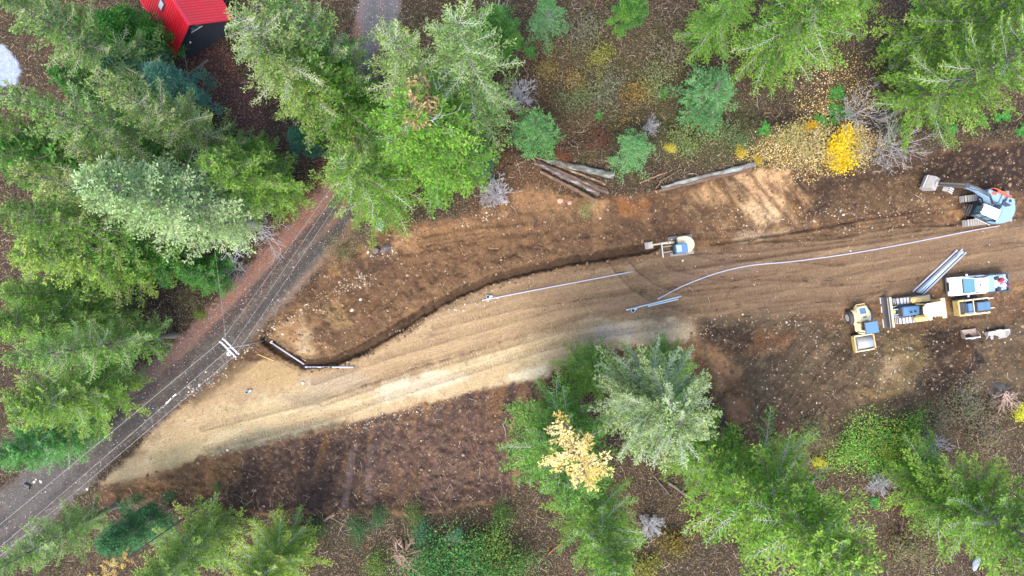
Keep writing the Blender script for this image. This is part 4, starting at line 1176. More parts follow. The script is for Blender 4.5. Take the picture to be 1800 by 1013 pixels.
pipe([(1139, 538.5), (1192, 526)], .055, 'shortest pale pipe, touching the pipe with the round fitting', 'pipelight', .02, PG)
pipe([(477, 601), (536, 640)], .075, 'pale pipe lying inside the trench by the power pole', 'pipeviolet', .16, PG)
pipe([(538, 645), (623, 645)], .08, 'pale pipe lying level across the end of the trench', 'pipeviolet', .14, PG)
BG = 'pipes bundled beside the pickup'
for i, (a, b, m, zz, lb) in enumerate([((1681, 440), (1603, 513), 'pipeviolet', .02, 'pale violet pipe on the north-west side of the bundle'),
                                   ((1690, 438.5), (1610, 514), 'pipeviolet', .02, 'pale violet pipe second from the north-west in the bundle'),
                                   ((1687, 445), (1613, 515), 'pipelight', .02, 'pale cyan pipe in the middle of the bundle'),
                                   ((1691, 443), (1617, 516), 'pipelight', .02, 'pale cyan pipe next to the dark gap in the bundle'),
                                   ((1696, 444.5), (1621, 518), 'pipeviolet', .02, 'pale violet pipe on the pickup side of the bundle'),
                                   ((1683, 447.5), (1611.5, 514.5), 'pipelight', .19, 'pale cyan pipe resting on top of the bundle')]):
    pipe([a, b], .075, lb, m, zz, BG)
def fitting(px, py, r, label, rz=0):
    p = G(px, py)
    t = thing('pipe_fitting', label, 'pipe fitting', p, rz, 'pipe fittings')
    MB().cyl((0, 0, 0), (0, 0, .34), r, 16).build('socket', M['pipe'], t, smooth=False)
    MB().cyl((0, 0, .341), (0, 0, .346), r * .76, 16).build('bore', M['black_hole'], t)
    MB().tube([(0, 0, .14), (.2, .03, .13), (.42, .10, .12)], [r * .72, r * .7, r * .66], 12).build('branch', M['pipelight'], t, smooth=True)
    return t
fitting(858, 522, .17, 'upright dark mouthed pipe fitting beside the straight pale pipe')
fitting(1112, 546, .18, 'dark mouthed pipe fitting at the left end of the short pale pipe', .4)
fitting(436, 689, .16, 'lone black mouthed pipe fitting on pale clay', .3)
p0, p1 = G(453, 623, .12), G(481, 634.5, .12)
tag(MB().tube([p0, p1], .028, 6).build('marker_stick', M['yellowstick']), 'thin yellow stick lying on the clay by the trench', 'stick')

# white survey marks sprayed on the gravel road
def mark(poly, label):
    me = bpy.data.meshes.new('road_mark')
    bm = bmesh.new(); zz = max(gz(a, b) for a, b in poly) + .03
    vs = [bm.verts.new(W(a, b, zz)) for a, b in poly]
    f = bm.faces.new(vs); f.normal_update()
    if f.normal.z < 0: bmesh.ops.reverse_faces(bm, faces=[f])
    r = bmesh.ops.extrude_face_region(bm, geom=[f])
    for v in r['geom']:
        if isinstance(v, bmesh.types.BMVert): v.co.z += .004
    bm.to_mesh(me); bm.free(); me.materials.append(M['white'])
    tag(link('road_mark', me), label, 'road mark', 'white marks sprayed on the gravel road')
mark([(291, 708.5), (293, 706.5), (296, 705), (298, 702), (300.5, 699.8), (301, 701), (299, 703.4), (297.5, 705.8), (295, 708.5), (292, 710.8)], 'longer white sprayed mark on the gravel road')
mark([(303, 697), (306, 694.8), (308, 692.3), (310, 694), (308, 695.6), (306, 696.5), (304, 698.6)], 'shorter white sprayed mark on the gravel road')

# ------------------------------------------------------------------ machines
def stadium(x0, x1, z0, z1, n=7):
    r = (z1 - z0) / 2; zc = (z0 + z1) / 2; P = []
    for i in range(n + 1):
        a = -math.pi / 2 + math.pi * i / n; P.append((x1 - r + r * math.cos(a), zc + r * math.sin(a)))
    for i in range(n + 1):
        a = math.pi / 2 + math.pi * i / n; P.append((x0 + r + r * math.cos(a), zc + r * math.sin(a)))
    return P
def crawler(t, y, w, x0, x1, h, pitch=.2, mat='mudsteel', shoe='steel', gap=.55, grouser=.05):
    """one crawler: frame, belt and separate shoes running round it"""
    b = MB().prof_y(stadium(x0 + .05, x1 - .05, .05, h - .05), y - w / 2 + .03, y + w / 2 - .03).build('track', M['dark'], t)
    r = h / 2; L1 = (x1 - x0) - 2 * r; per = 2 * L1 + 2 * math.pi * r
    n = int(per / pitch); sm = MB()
    proto_me = None
    for i in range(n):
        s = per * i / n
        if s < L1: c, a = Vector((x0 + r + s, y, h - .02)), 0.0
        elif s < L1 + math.pi * r: a = (s - L1) / r; c = Vector((x1 - r + (r - .02) * math.sin(a), y, r + (r - .02) * math.cos(a)))
        elif s < 2 * L1 + math.pi * r: c, a = Vector((x1 - r - (s - L1 - math.pi * r), y, .02)), math.pi
        else: a = math.pi + (s - 2 * L1 - math.pi * r) / r; c = Vector((x0 + r + (r - .02) * math.sin(a), y, r + (r - .02) * math.cos(a)))
        if proto_me is None:
            q = MB().box((0, 0, 0), (pitch * .5, w, .06)).box((-pitch * .3, 0, grouser * .7), (pitch * .2, w * .98, grouser)).build('track_shoe', M[shoe], b)
            proto_me = q.data
        else:
            q = link('track_shoe', proto_me, b)
        q.location = c; q.rotation_euler = (0, a, 0)
    MB().box(((x0 + x1) / 2, y, h * .5), ((x1 - x0) * .62, w * .7, h * .5)).build('track_frame', M['dark'], t)
    return b
def wheel(t, c, r, w, n=20):
    a = Vector(c); y = Vector((0, w / 2, 0))
    wh = MB().cyl(a - y, a + y, r, n).build('wheel', M['rubber'], t, bevel=.03)
    MB().cyl(a - y * 1.03, a + y * 1.03, r * .55, 14).build('rim', M['steel'], wh)
    return wh

def bulldozer():
    p = G(1599, 543.5)
    t = thing('bulldozer', 'yellow bulldozer with a dark blade facing the road roller', 'bulldozer', p, math.pi + .125); t.scale = (.95, .97, 1)
    for y in (.93, -.93): crawler(t, y, .58, -1.7, 1.7, .92, .31)
    MB().box((.1, 0, .62), (3.0, 1.2, .5)).build('hull', M['dark'], t)
    hd = MB().box((.88, 0, 1.30), (1.66, .86, .86)).build('hood', M['sky_gloss'], t, bevel=.07)
    for x in (1.0, .60): MB().cyl((x, .12, 1.74), (x, .12, 1.95), .08, 12).build('exhaust_stack', M['black'], t)
    MB().box((1.78, 0, 1.25), (.12, .82, .9)).build('grille', M['black'], t)
    for k in range(5): MB().box((1.85, 0, .92 + .16 * k), (.03, .7, .05)).build('grille_bar', M['dark'], t)
    MB().box((-.35, -.92, 1.17), (1.75, .52, .36)).build('fender', M['yellow'], t, bevel=.09)
    MB().box((-.25, .92, 1.17), (1.35, .50, .34)).build('fender', M['yellow'], t, bevel=.09)
    MB().box((-.5, 0, 1.15), (1.2, 1.2, .3)).build('cab_floor', M['black'], t)
    MB().box((-.75, 0, 1.5), (.5, .55, .4)).box((-.98, 0, 1.85), (.14, .55, .6)).build('seat', M['black'], t, bevel=.05)
    MB().box((-.02, .25, 1.6), (.35, .6, .6)).build('console', M['black'], t, bevel=.04)
    for sx, sy in ((.20, .55), (.20, -.55), (-1.3, .72), (-1.3, -.72)):
        MB().box((sx, sy, 2.1), (.10, .10, 1.6)).build('canopy_post', M['yellow'], t)
    MB().prof_z([(.52, -.34), (.52, .34), (.14, .62), (-1.28, .68), (-1.28, -.68), (.14, -.62)], 2.86, 2.98).build('canopy_roof', M['cream'], t, bevel=.03)
    rb = MB().box((-1.48, 0, 2.80), (.40, 1.86, .16)).build('rear_canopy_beam', M['cream'], t, bevel=.03)
    for k in range(5): MB().cyl((-1.5, -.72 + .36 * k, 2.881), (-1.5, -.72 + .36 * k, 2.886), .05, 8).build('bolt_hole', M['dark'], rb)
    for yy in (-.07, .06): MB().box((-.95 + yy, -.3 + yy, 2.99), (.09, .06, .03)).build('roof_marking', M['dark'], t)
    MB().box((-1.75, 0, .95), (.35, 1.1, .8)).build('fuel_tank', M['yellow'], t, bevel=.06)
    # blade
    prof = [(2.80, .04), (2.62, .22), (2.52, .5), (2.50, .8), (2.58, 1.08), (2.50, 1.10), (2.41, .8), (2.43, .48), (2.54, .18), (2.74, .0)]
    MB().prof_y(prof, -1.47, 1.47).build('blade', M['dark'], t)
    MB().box((2.80, 0, .06), (.10, 2.9, .05)).build('cutting_edge', M['steel'], t)
    MB().box((2.66, 0, 1.02), (.06, 2.90, .06)).build('blade_lip', M['mudsteel'], t)
    MB().box((2.30, 0, .86), (.20, 2.88, .22)).box((2.34, 1.3, .5), (.14, .2, .7)).box((2.34, -1.3, .5), (.14, .2, .7)).build('blade_frame', M['cream'], t, bevel=.02)
    MB().box((2.14, 0, .78), (.42, .42, .4)).build('blade_mount', M['yellow'], t, bevel=.06)
    for y in (.55, -.55):
        MB().tube([(2.2, y * .85, .75), (1.0, y * 1.05, .72)], .055, 8).build('push_arm', M['steel'], t)
        MB().tube([(2.15, y * .5, .95), (1.75, y * .45, 1.25)], .05, 8).build('lift_cylinder', M['chrome'], t)
    return t
bulldozer()

def roller():
    p = G(1507, 574)
    t = thing('road_roller', 'yellow single drum road roller with a canopy roof coloured as reflected sky', 'road roller', p, math.atan2(-.985, .17))
    dm = MB().cyl((1.50, -.76, .57), (1.50, .76, .57), .57, 40).build('drum', M['drum'], t, smooth=False)
    for pl in dm.data.polygons: pl.use_smooth = len(pl.vertices) == 4
    for y in (.90, -.90): MB().prof_y([(.80, .35), (2.12, .35), (2.20, .55), (2.12, .95), (.80, .95), (.72, .6)], y - .055, y + .055).build('drum_frame', M['yellow'], t, bevel=.015)
    MB().box((2.22, 0, .62), (.12, 1.84, .22)).build('front_beam', M['cream'], t, bevel=.02)
    MB().box((.78, 0, .70), (.16, 1.72, .34)).build('rear_beam', M['cream'], t, bevel=.02)
    MB().box((2.10, 0, .90), (.05, 1.5, .10)).build('scraper', M['dark'], t)
    MB().box((.45, 0, .65), (.6, .5, .5)).build('articulation_joint', M['dark'], t)
    MB().prof_z([(-.62, -.66), (-.62, .66), (.28, .66), (.72, .14), (.72, -.14), (.28, -.66)], .75, .92).build('platform', M['cream'], t, bevel=.03)
    hd = MB().poly([(-.62, -.52, .75), (-1.95, -.45, .75), (-2.02, -.45, 1.05), (-1.9, -.45, 1.38), (-.62, -.52, 1.62)], (0, 1.0, 0)).build('hood', M['cream'], t, bevel=.06)
    MB().box((-1.52, .02, 1.476), (.52, .58, .02), (0, math.radians(-10.5), 0)).build('hood_grille', M['sky_glass'], t)
    MB().box((-.95, .08, 1.575), (.10, .34, .02), (0, math.radians(-10.5), 0)).build('hood_badge', M['dark'], t)
    MB().tube([(-1.98, -.4, 1.1), (-2.15, -.38, 1.25), (-2.15, .38, 1.25), (-1.98, .4, 1.1)], .045, 8).build('rear_guard', M['yellow'], t)
    for y in (.88, -.88):
        w_ = wheel(t, (-1.02, y, .62), .62, .44, 24)
        fd = []
        for i in range(8):
            a = math.radians(15 + 150 * i / 7); fd.append((-1.02 + .72 * math.cos(a), .62 + .72 * math.sin(a)))
        for i in range(8):
            a = math.radians(165 - 150 * i / 7); fd.append((-1.02 + .66 * math.cos(a), .62 + .66 * math.sin(a)))
        s = 1 if y > 0 else -1
        MB().prof_y(fd, s * .46, s * .76).build('fender', M['cream'], t)
    MB().box((-.22, .15, 1.2), (.45, .5, .35)).box((-.45, .15, 1.55), (.12, .5, .5)).build('seat', M['black'], t, bevel=.05)
    MB().box((.18, .1, 1.25), (.25, .5, .6)).build('console', M['black'], t, bevel=.04)
    MB().cyl((.10, .1, 1.62), (.06, .1, 1.66), .20, 16).build('steering_wheel', M['black'], t)
    for x, y in ((.38, .5), (.38, -.5), (-.5, .5), (-.5, -.5)): MB().box((x, y, 1.75), (.07, .07, 1.75)).build('canopy_post', M['black'], t)
    MB().box((-.05, 0, 2.62), (1.02, 1.14, .07)).build('canopy_roof', M['sky_gloss'], t, bevel=.02)
    MB().box((-.05, 0, 2.575), (1.12, 1.24, .05)).build('canopy_rim', M['dark'], t)
    for y in (.55, -.55): MB().tube([(.55, y, .92), (.6, y, 1.75), (-.5, y, 1.75)], .025, 6).build('handrail', M['yellow'], t)
    return t
roller()

def pickup():
    p = G(1708, 500.5)
    t = thing('pickup_truck', 'white pickup truck with hoses and gear in its open bed', 'pickup truck', p, math.pi + .085); t.scale = (.95, .88, 1)
    hwid = .97
    # lower body from the front bumper to the cab back
    low = [(2.78, .42), (2.86, .62), (2.80, .92), (2.62, 1.04), (1.50, 1.10), (-.62, 1.12), (-.62, .42)]
    MB().prof_y(low, -hwid, hwid).build('body', M['white'], t, bevel=.06)
    hd = MB().prof_y([(2.62, 1.045), (1.58, 1.105), (1.58, 1.13), (2.55, 1.085)], -.80, .80).build('hood', M['white'], t, bevel=.012)
    bedw = MB()
    for y in (hwid - .07, -hwid + .07): bedw.box((-1.72, y, .82), (2.18, .14, .62))
    bedw.box((-2.77, 0, .80), (.10, 1.66, .62)).box((-.70, 0, .82), (.08, 1.66, .62))
    bedw.build('bed_side', M['black'], t, bevel=.02)
    MB().box((-1.72, 0, .62), (2.1, 1.68, .08)).build('bed_floor', M['black'], t)
    for y in (hwid - .07, -hwid + .07): MB().box((-1.72, y, 1.145), (2.2, .13, .035)).build('bed_rail', M['darkblue'], t)
    MB().box((-2.80, 0, 1.125), (.12, 1.7, .04)).build('tailgate_cap', M['dark'], t)
    # greenhouse
    def ring(x0, x1, y, z): return [(x0, -y, z), (x1, -y, z), (x1, y, z), (x0, y, z)]
    A, B = ring(1.60, -.60, .88, 1.10), ring(.86, -.34, .70, 1.74)
    gl = MB(); vs = [gl.bm.verts.new(v) for v in A + B]
    for i in range(4): gl.bm.faces.new([vs[i], vs[(i + 1) % 4], vs[4 + (i + 1) % 4], vs[4 + i]])
    gl.bm.faces.new(vs[4:]); gl.bm.faces.new(vs[:4][::-1])
    gl.build('windows', M['glass'], t)
    MB().prof_z([(.86, -.70), (.93, -.4), (.95, 0), (.93, .4), (.86, .70), (-.36, .70), (-.36, -.70)], 1.742, 1.80).build('roof', M['white'], t, bevel=.025)
    MB().box((.36, 0, 1.803), (.012, 1.3, .006)).build('roof_seam', M['dark'], t)
    MB().box((.42, .02, 1.81), (.10, .34, .03)).build('roof_light_bar', M['purple'], t)
    for y in (1, -1):
        MB().tube([(1.58, y * .88, 1.13), (.87, y * .71, 1.75)], .045, 6).build('windscreen_pillar', M['white'], t)
        MB().tube([(.35, y * .90, 1.1), (.30, y * .72, 1.75)], .04, 6).build('door_pillar', M['white'], t)
        MB().tube([(-.58, y * .89, 1.12), (-.34, y * .71, 1.75)], .05, 6).build('rear_pillar', M['white'], t)
        mi = MB().box((1.28, y * 1.10, 1.22), (.14, .24, .18)).build('mirror', M['white'], t, bevel=.03)
        MB().box((2.72, y * .78, .82), (.16, .34, .20)).build('headlight', M['glasslight'], t, bevel=.03)
        for hx in (.95, -.05): MB().box((hx, y * .985, .98), (.22, .04, .05)).build('door_handle', M['chrome'], t)
        MB().tube([(1.50, y * .50 - .2, 1.16), (1.15, y * .45 + .25, 1.45)], .012, 5).build('wiper', M['black'], t)
        for x in (1.85, -1.75): wheel(t, (x, y * .86, .40), .40, .28)
        MB().box((-2.84, y * .86, .86), (.04, .16, .36)).build('tail_light', M['redp'], t)
    MB().box((2.86, 0, .55), (.16, 1.86, .22)).build('front_bumper', M['dark'], t, bevel=.04)
    MB().box((2.86, 0, .80), (.05, .95, .26)).build('grille', M['black'], t)
    MB().box((-2.92, 0, .52), (.16, 1.8, .18)).build('rear_bumper', M['chrome'], t, bevel=.03)
    MB().box((1.66, 0, 1.122), (.14, 1.5, .02)).build('cowl', M['black'], t)
    MB().prof_z([(2.60, -.72), (2.72, 0), (2.60, .72), (2.56, .72), (2.67, 0), (2.56, -.72)], 1.06, 1.075).build('hood_edge', M['dark'], t)
    # gear in the bed
    R = Matrix.Rotation(math.pi + .085, 4, 'Z')
    def w(x, y, z): return p + (R @ Vector((x, y, z)))
    tb = thing('toolbox', 'glossy black box, reflected sky painted on its lid, spanning the pickup bed behind the cab', 'toolbox', w(-1.05, 0, .66), math.pi + .085)
    MB().box((0, 0, .22), (.52, 1.62, .44)).build('body', M['darkblue'], tb, bevel=.02)
    MB().box((0, 0, .46), (.55, 1.64, .05)).build('lid', M['sky_grey'], tb, bevel=.015)  # black lid, coloured as the sky it mirrors
    co = thing('hose_coil', 'coil of white hose in the pickup bed', 'hose', w(-1.98, .02, .66))
    for k, rr in enumerate((.62, .56, .66)):
        MB().tube([(rr * math.cos(a), rr * .92 * math.sin(a), .30 + .05 * k) for a in np.linspace(0, 6.2, 30)], .035, 6).build('loop', M['pipelight'], co, smooth=True)
    sh = thing('board', 'pale blue board lying under the hose coil in the pickup bed', 'board', w(-2.05, 0, .665), math.pi + .085)
    MB().box((0, 0, .12), (1.2, 1.5, .24)).build('sheet', M['pipelight'], sh)
    jr = thing('fuel_can', 'red fuel can inside the hose coil in the pickup bed', 'fuel can', w(-2.0, -.22, .91), .6)
    MB().box((0, 0, .2), (.46, .28, .4)).build('body', M['redp'], jr, bevel=.05)
    MB().tube([(-.1, 0, .4), (-.1, 0, .47), (.1, 0, .47), (.1, 0, .4)], .025, 6).build('handle', M['redp'], jr)
    wb = thing('bucket', 'white plastic bucket in the pickup bed', 'bucket', w(-2.12, .25, .91))
    MB().cyl((0, 0, 0), (0, 0, .36), .15, 16, .18).build('body', M['white'], wb)
    MB().cyl((0, 0, .361), (0, 0, .38), .19, 16).build('lid', M['white'], wb)
    bgp = thing('bag', 'dark purple bag at the tailgate corner of the pickup bed', 'bag', w(-2.48, .30, .91), .3)
    MB().ball((0, 0, .16), .24, 2, (1.1, .9, .65)).build('body', M['purple'], bgp, smooth=True)
    MB().tube([(-.15, 0, .28), (0, 0, .38), (.15, 0, .28)], .02, 6).build('handle', M['black'], bgp)
    for dx, dy, lb in ((-1.62, -.42, 'black tool case near the toolbox in the pickup bed'), (-1.72, .55, 'small black case by the side of the pickup bed')):
        bx_ = thing('tool_case', lb, 'tool case', w(dx, dy, .91), .4, 'tool cases in the pickup bed')
        MB().box((0, 0, .12), (.42, .26, .24)).build('body', M['black'], bx_, bevel=.03)
        MB().box((0, 0, .26), (.16, .05, .05)).build('handle', M['dark'], bx_)
    return t
pickup()

def skid_steer():
    p = G(1695, 538.5)
    t = thing('track_loader', 'yellow compact track loader with pallet forks beside the pickup', 'track loader', p, .122)
    for y in (.70, -.70): crawler(t, y, .36, -1.15, 1.0, .72, .14, shoe='rubber', grouser=.03)
    MB().box((0, 0, .65), (2.2, 1.04, .75)).build('chassis', M['black'], t, bevel=.04)
    MB().box((-1.05, 0, 1.15), (.72, 1.0, .55)).build('engine_cover', M['black'], t, bevel=.04)
    for k in range(5): MB().box((-1.3 + .13 * k, 0, 1.435), (.05, .8, .02)).build('louvre', M['dark'], t)
    MB().box((-1.42, 0, 1.05), (.10, 1.42, .85)).build('rear_bumper', M['yellow'], t, bevel=.03)
    for y in (.66, -.66): MB().box((-1.1, y, 1.22), (.62, .16, .5)).build('rear_upright', M['yellow'], t, bevel=.03)
    cab = MB().box((.40, 0, 1.45), (1.30, .86, 1.1)).build('cab', M['black'], t, bevel=.05)
    MB().box((-.55, 0, 1.55), (.42, .76, .35)).build('radiator_box', M['sky_gloss'], t, bevel=.04)
    MB().box((.42, 0, 2.02), (1.24, .82, .06)).build('cab_roof', M['dark'], t, bevel=.02)
    for x_q, l in ((.22, .66), (.80, .40)): MB().box((x_q, 0, 2.055), (l, .70, .012)).build('roof_window', M['sky_glass'], t)
    MB().box((1.06, 0, 1.5), (.03, .74, .8)).build('windscreen', M['glass'], t)
    for y in (.66, -.66):
        MB().poly([(-.95, y - .06, 1.42), (1.12, y - .06, 1.52), (1.38, y - .06, .9), (1.46, y - .06, .4), (1.58, y - .06, .42), (1.48, y - .06, 1.0), (1.2, y - .06, 1.68), (-.95, y - .06, 1.62)], (0, .13, 0)).build('loader_arm', M['cream'], t, bevel=.012)
        MB().tube([(-.7, y * .82, 1.0), (.4, y * .82, 1.36)], .045, 8).build('lift_cylinder', M['chrome'], t)
        MB().box((1.55, y * .72, .75), (.10, .18, .5)).build('tilt_mount', M['black'], t)
    MB().box((-.28, 0, 1.74), (.09, 1.30, .09)).build('cross_tube', M['cream'], t, bevel=.02)
    MB().box((1.64, 0, .48), (.09, 1.25, .14)).box((1.64, 0, .85), (.09, 1.25, .10)).build('fork_carriage', M['dark'], t)
    for y in (.46, -.46): MB().poly([(1.69, y - .05, .95), (1.75, y - .05, .95), (1.75, y - .05, .18), (2.72, y - .05, .12), (2.72, y - .05, .09), (1.69, y - .05, .09)], (0, .11, 0)).build('fork', M['steel'], t)
    return t
skid_steer()

def mini_excavator():
    p = G(1196, 432)
    t = thing('mini_excavator', 'small cream excavator with reflected sky painted on its cab roof, standing at the end of the trench', 'excavator', p, math.pi + .12)
    for y in (.74, -.74): crawler(t, y, .34, -1.1, 1.1, .52, .12, mat='mudsteel', shoe='mudsteel', grouser=.03)
    MB().box((0, 0, .42), (1.1, 1.2, .3)).build('undercarriage', M['dark'], t)
    # dozer blade
    for y in (.42, -.10): MB().tube([(.5, y, .35), (1.72, y + .04, .30)], .06, 8).build('blade_arm', M['mudsteel'], t)
    MB().box((1.80, .22, .30), (.10, 1.42, .36), (0, .15, 0)).build('blade', M['greywhite'], t, bevel=.01)
    MB().cyl((0, 0, .5), (0, 0, .74), .45, 20).build('slew_ring', M['dark'], t)
    out = [(.62 * 1.0, -.74), (.62, .74)]
    for i in range(15):
        a = math.radians(78 + 204 * i / 14); out.append((-.02 + .92 * math.cos(a) - .1, .80 * math.sin(a)))
    dk = MB().prof_z(out, .74, .90).build('deck', M['dark'], t)
    hood = [(.55, -.74), (.55, -.12), (-.05, -.10), (-.05, .74)]
    for i in range(13):
        a = math.radians(88 + 184 * i / 12); hood.append((-.10 + .86 * math.cos(a), .78 * math.sin(a)))
    MB().prof_z(hood, .905, 1.42).build('engine_cover', M['cream'], t, bevel=.07)
    for q in ((-.55, .1), (-.62, -.15), (-.5, .38)): MB().cyl((q[0], q[1], 1.42), (q[0], q[1], 1.44), .035, 8).build('cover_latch', M['dark'], t)
    MB().box((.50, .34, 1.20), (1.05, .84, .58)).build('cab_lower', M['black'], t, bevel=.04)
    MB().box((.50, .34, 1.88), (.98, .78, .78)).build('cab_glass', M['glass'], t, bevel=.02)
    MB().box((.48, .34, 2.31), (1.08, .86, .08)).build('cab_roof', M['sky_gloss'], t, bevel=.03)
    MB().box((.74, .32, 2.358), (.44, .56, .012)).build('roof_window', M['glasslight'], t)
    for sx, sy in ((.98, .74), (.98, -.05), (.02, .74), (.02, -.05)): MB().box((sx, sy, 1.85), (.06, .06, .86)).build('cab_post', M['black'], t)
    MB().box((.80, -.32, .88), (.35, .36, .5)).build('swing_post', M['black'], t, bevel=.04)
    bm_ = [(.80, .95), (1.05, 1.0), (1.55, 2.05), (2.25, 2.42), (2.30, 2.58), (1.42, 2.30), (.80, 1.25)]
    MB().poly([(x, -.42, z) for x, z in bm_], (0, .20, 0)).build('boom', M['cream'], t, bevel=.02)
    MB().tube([(1.0, -.32, 1.5), (1.75, -.32, 2.55)], .055, 8).build('boom_cylinder', M['rust'], t)
    MB().poly([(x, -.40, z) for x, z in [(2.05, 2.62), (2.35, 2.66), (3.02, 1.28), (2.90, 1.18), (2.12, 2.35)]], (0, .16, 0)).build('stick', M['cream'], t, bevel=.015)
    MB().tube([(1.8, -.32, 2.72), (2.3, -.32, 2.78), (2.75, -.32, 2.0)], .05, 8).build('stick_cylinder', M['steel'], t)
    MB().poly([(x, -.62, z) for x, z in [(2.82, 1.32), (3.22, 1.26), (3.50, .9), (3.42, .5), (3.05, .42), (3.02, .50), (3.32, .62), (3.36, .88), (3.12, 1.10), (2.86, 1.12)]], (0, .60, 0)).build('bucket', M['mudsteel'], t)
    for k in range(4): MB().box((2.98, -.55 + .155 * k, .46), (.16, .06, .05)).build('tooth', M['steel'], t)
    MB().tube([(1.2, -.50, 1.95), (1.2, -.62, 1.98)], .03, 6).build('work_light', M['white'], t)
    return t
mini_excavator()

def big_excavator():
    p = G(1727, 368.5)
    t = thing('excavator', 'large grey excavator tinted with painted sky reflection, white cab roof, reaching towards the bank', 'excavator', p, math.pi + .11)
    for y in (1.12, -1.12): crawler(t, y, .60, -2.2, 2.2, .86, .22, mat='mudsteel', shoe='mudsteel')
    MB().box((0, 0, .62), (2.2, 1.8, .45)).build('undercarriage', M['dark'], t)
    MB().cyl((0, 0, .8), (0, 0, 1.05), .7, 24).build('slew_ring', M['dark'], t)
    dl = math.radians(157) - (math.pi + .11)
    def add(mb, name, mat, bevel=0, smooth=False, parent=t):
        return mb.build(name, M[mat], parent, bevel, smooth, rz=dl if parent is t else None)
    out = [(1.35, -1.28), (1.35, .30), (1.05, .45), (.2, .5), (.2, 1.40)]
    for i in range(17):
        a = math.radians(75 + 210 * i / 16); out.append((-.06 + 1.58 * math.cos(a), 1.46 * math.sin(a)))
    add(MB().prof_z(out, 1.06, 1.30), 'deck', 'darkblue')
    cw = []
    for i in range(17):
        a = math.radians(82 + 200 * i / 16); cw.append((-.10 + 1.55 * math.cos(a), 1.44 * math.sin(a)))
    cw += [(.05, -1.30), (.05, -.42), (-.30, -.40), (-.30, 1.36)]
    add(MB().prof_z(cw, 1.305, 2.02), 'engine_cover', 'sky_grey', .06)
    add(MB().box((.68, -.86, 1.62), (1.26, .80, .62)), 'side_tank', 'sky_grey', .05)
    st = MB().prof_z([(-.45, -.95), (-.15, -.75), (-.2, -.35), (-.6, -.25), (-.95, -.5), (-.85, -.9)], 2.02, 2.16)
    add(st, 'exhaust_well', 'darkblue')
    add(MB().prof_z([(-.85, -1.15), (-.35, -1.05), (-.30, -.62), (-.95, -.55), (-1.15, -.85)], 2.165, 2.34), 'exhaust_cover', 'sky_grey', .03)
    add(MB().cyl((-.62, -.82, 2.34), (-.62, -.82, 2.352), .15, 12), 'exhaust_outlet', 'black')
    add(MB().box((-.85, .45, 2.04), (.70, 1.05, .03)), 'cover_panel', 'sky_grey', .01)
    for yy in (.12, .32): add(MB().box((-.2 - .3 * yy, yy, 2.075), (.05, .16, .05)), 'panel_handle', 'steel')
    add(MB().tube([(1.2, -1.30, 1.95), (1.1, -1.34, 2.3), (.55, -1.36, 2.32), (.5, -1.36, 2.0)], .045, 6), 'handrail', 'orange')
    add(MB().box((.15, -1.30, 2.10), (.95, .24, .20), (0, 0, -.08)), 'side_locker', 'orange', .05)
    add(MB().box((-.5, -1.22, 2.10), (.55, .22, .14), (0, 0, .32)), 'rear_locker', 'orange', .04)
    add(MB().box((.72, -1.05, 1.97), (.36, .3, .08)), 'tank_step', 'orange', .02)
    # cab
    add(MB().box((.92, .98, 1.55), (1.55, .92, .5)), 'cab_lower', 'darkblue', .05)
    add(MB().box((.95, .98, 2.3), (1.45, .88, 1.02)), 'cab_glass', 'glass', .03)
    for sx, sy in ((1.66, 1.42), (1.66, .55), (.24, 1.42), (.24, .55), (.95, 1.42)): add(MB().box((sx, sy, 2.3), (.08, .08, 1.04)), 'cab_post', 'black')
    add(MB().box((.92, .98, 2.86), (1.56, .96, .10)), 'cab_roof', 'white', .04)
    add(MB().box((1.36, .98, 2.916), (.56, .66, .014)), 'roof_window', 'glasslight')
    add(MB().box((1.82, .98, 2.84), (.12, .98, .06)), 'roof_visor', 'black')
    for k in range(4): add(MB().box((1.98 + .10 * k, 1.0, 1.62 - .22 * k), (.05, .92, .06)), 'front_guard_bar', 'dark')
    add(MB().box((1.88, 1.0, 1.25), (.36, 1.0, .08)), 'front_step', 'black')
    for sy in (.62, 1.34): add(MB().ball((1.78, sy, 2.94), .06, 1), 'work_light', 'white')
    add(MB().ball((1.32, .16, 2.5), .09, 1), 'mirror', 'white')
    add(MB().tube([(1.2, 1.55, 1.3), (1.2, 1.55, 1.5), (-.3, 1.62, 1.5), (-.3, 1.62, 1.3)], .03, 6), 'side_rail', 'steel')
    # boom, stick, bucket
    bp = [(.35, 1.45), (.75, 1.35), (2.2, 3.05), (3.6, 3.60), (4.25, 3.48), (4.30, 3.74), (3.5, 4.02), (2.0, 3.62), (.35, 1.85)]
    add(MB().poly([(x, -.18, z) for x, z in bp], (0, .40, 0)), 'boom', 'sky_grey', .03)
    for y in (-.30, .34): add(MB().tube([(1.0, y, 1.5), (2.3, y, 2.95)], .08, 10), 'boom_cylinder', 'chrome')
    add(MB().tube([(2.1, .02, 3.78), (3.4, .02, 4.18), (4.3, .02, 4.10)], .09, 10), 'stick_cylinder', 'dark')
    for y in (-.10, .0, .12): add(MB().tube([(.6, y, 2.15), (2.05, y, 3.72), (3.4, y * 1.5, 4.10), (4.1, y * 2, 3.95)], .028, 6), 'hydraulic_hose', 'black')
    sp_ = [(3.95, 3.55), (4.15, 4.05), (4.50, 4.05), (5.70, 1.45), (5.50, 1.30), (4.2, 3.3)]
    add(MB().poly([(x, -.14, z) for x, z in sp_], (0, .32, 0)), 'stick', 'dark', .025)
    add(MB().tube([(4.55, .02, 3.95), (5.62, .02, 2.0)], .085, 10), 'bucket_cylinder', 'chrome')
    add(MB().box((5.62, .02, 1.45), (.42, .36, .36)).cyl((5.62, -.24, 1.45), (5.62, .28, 1.45), .14, 12), 'quick_coupler', 'mudsteel', .02)
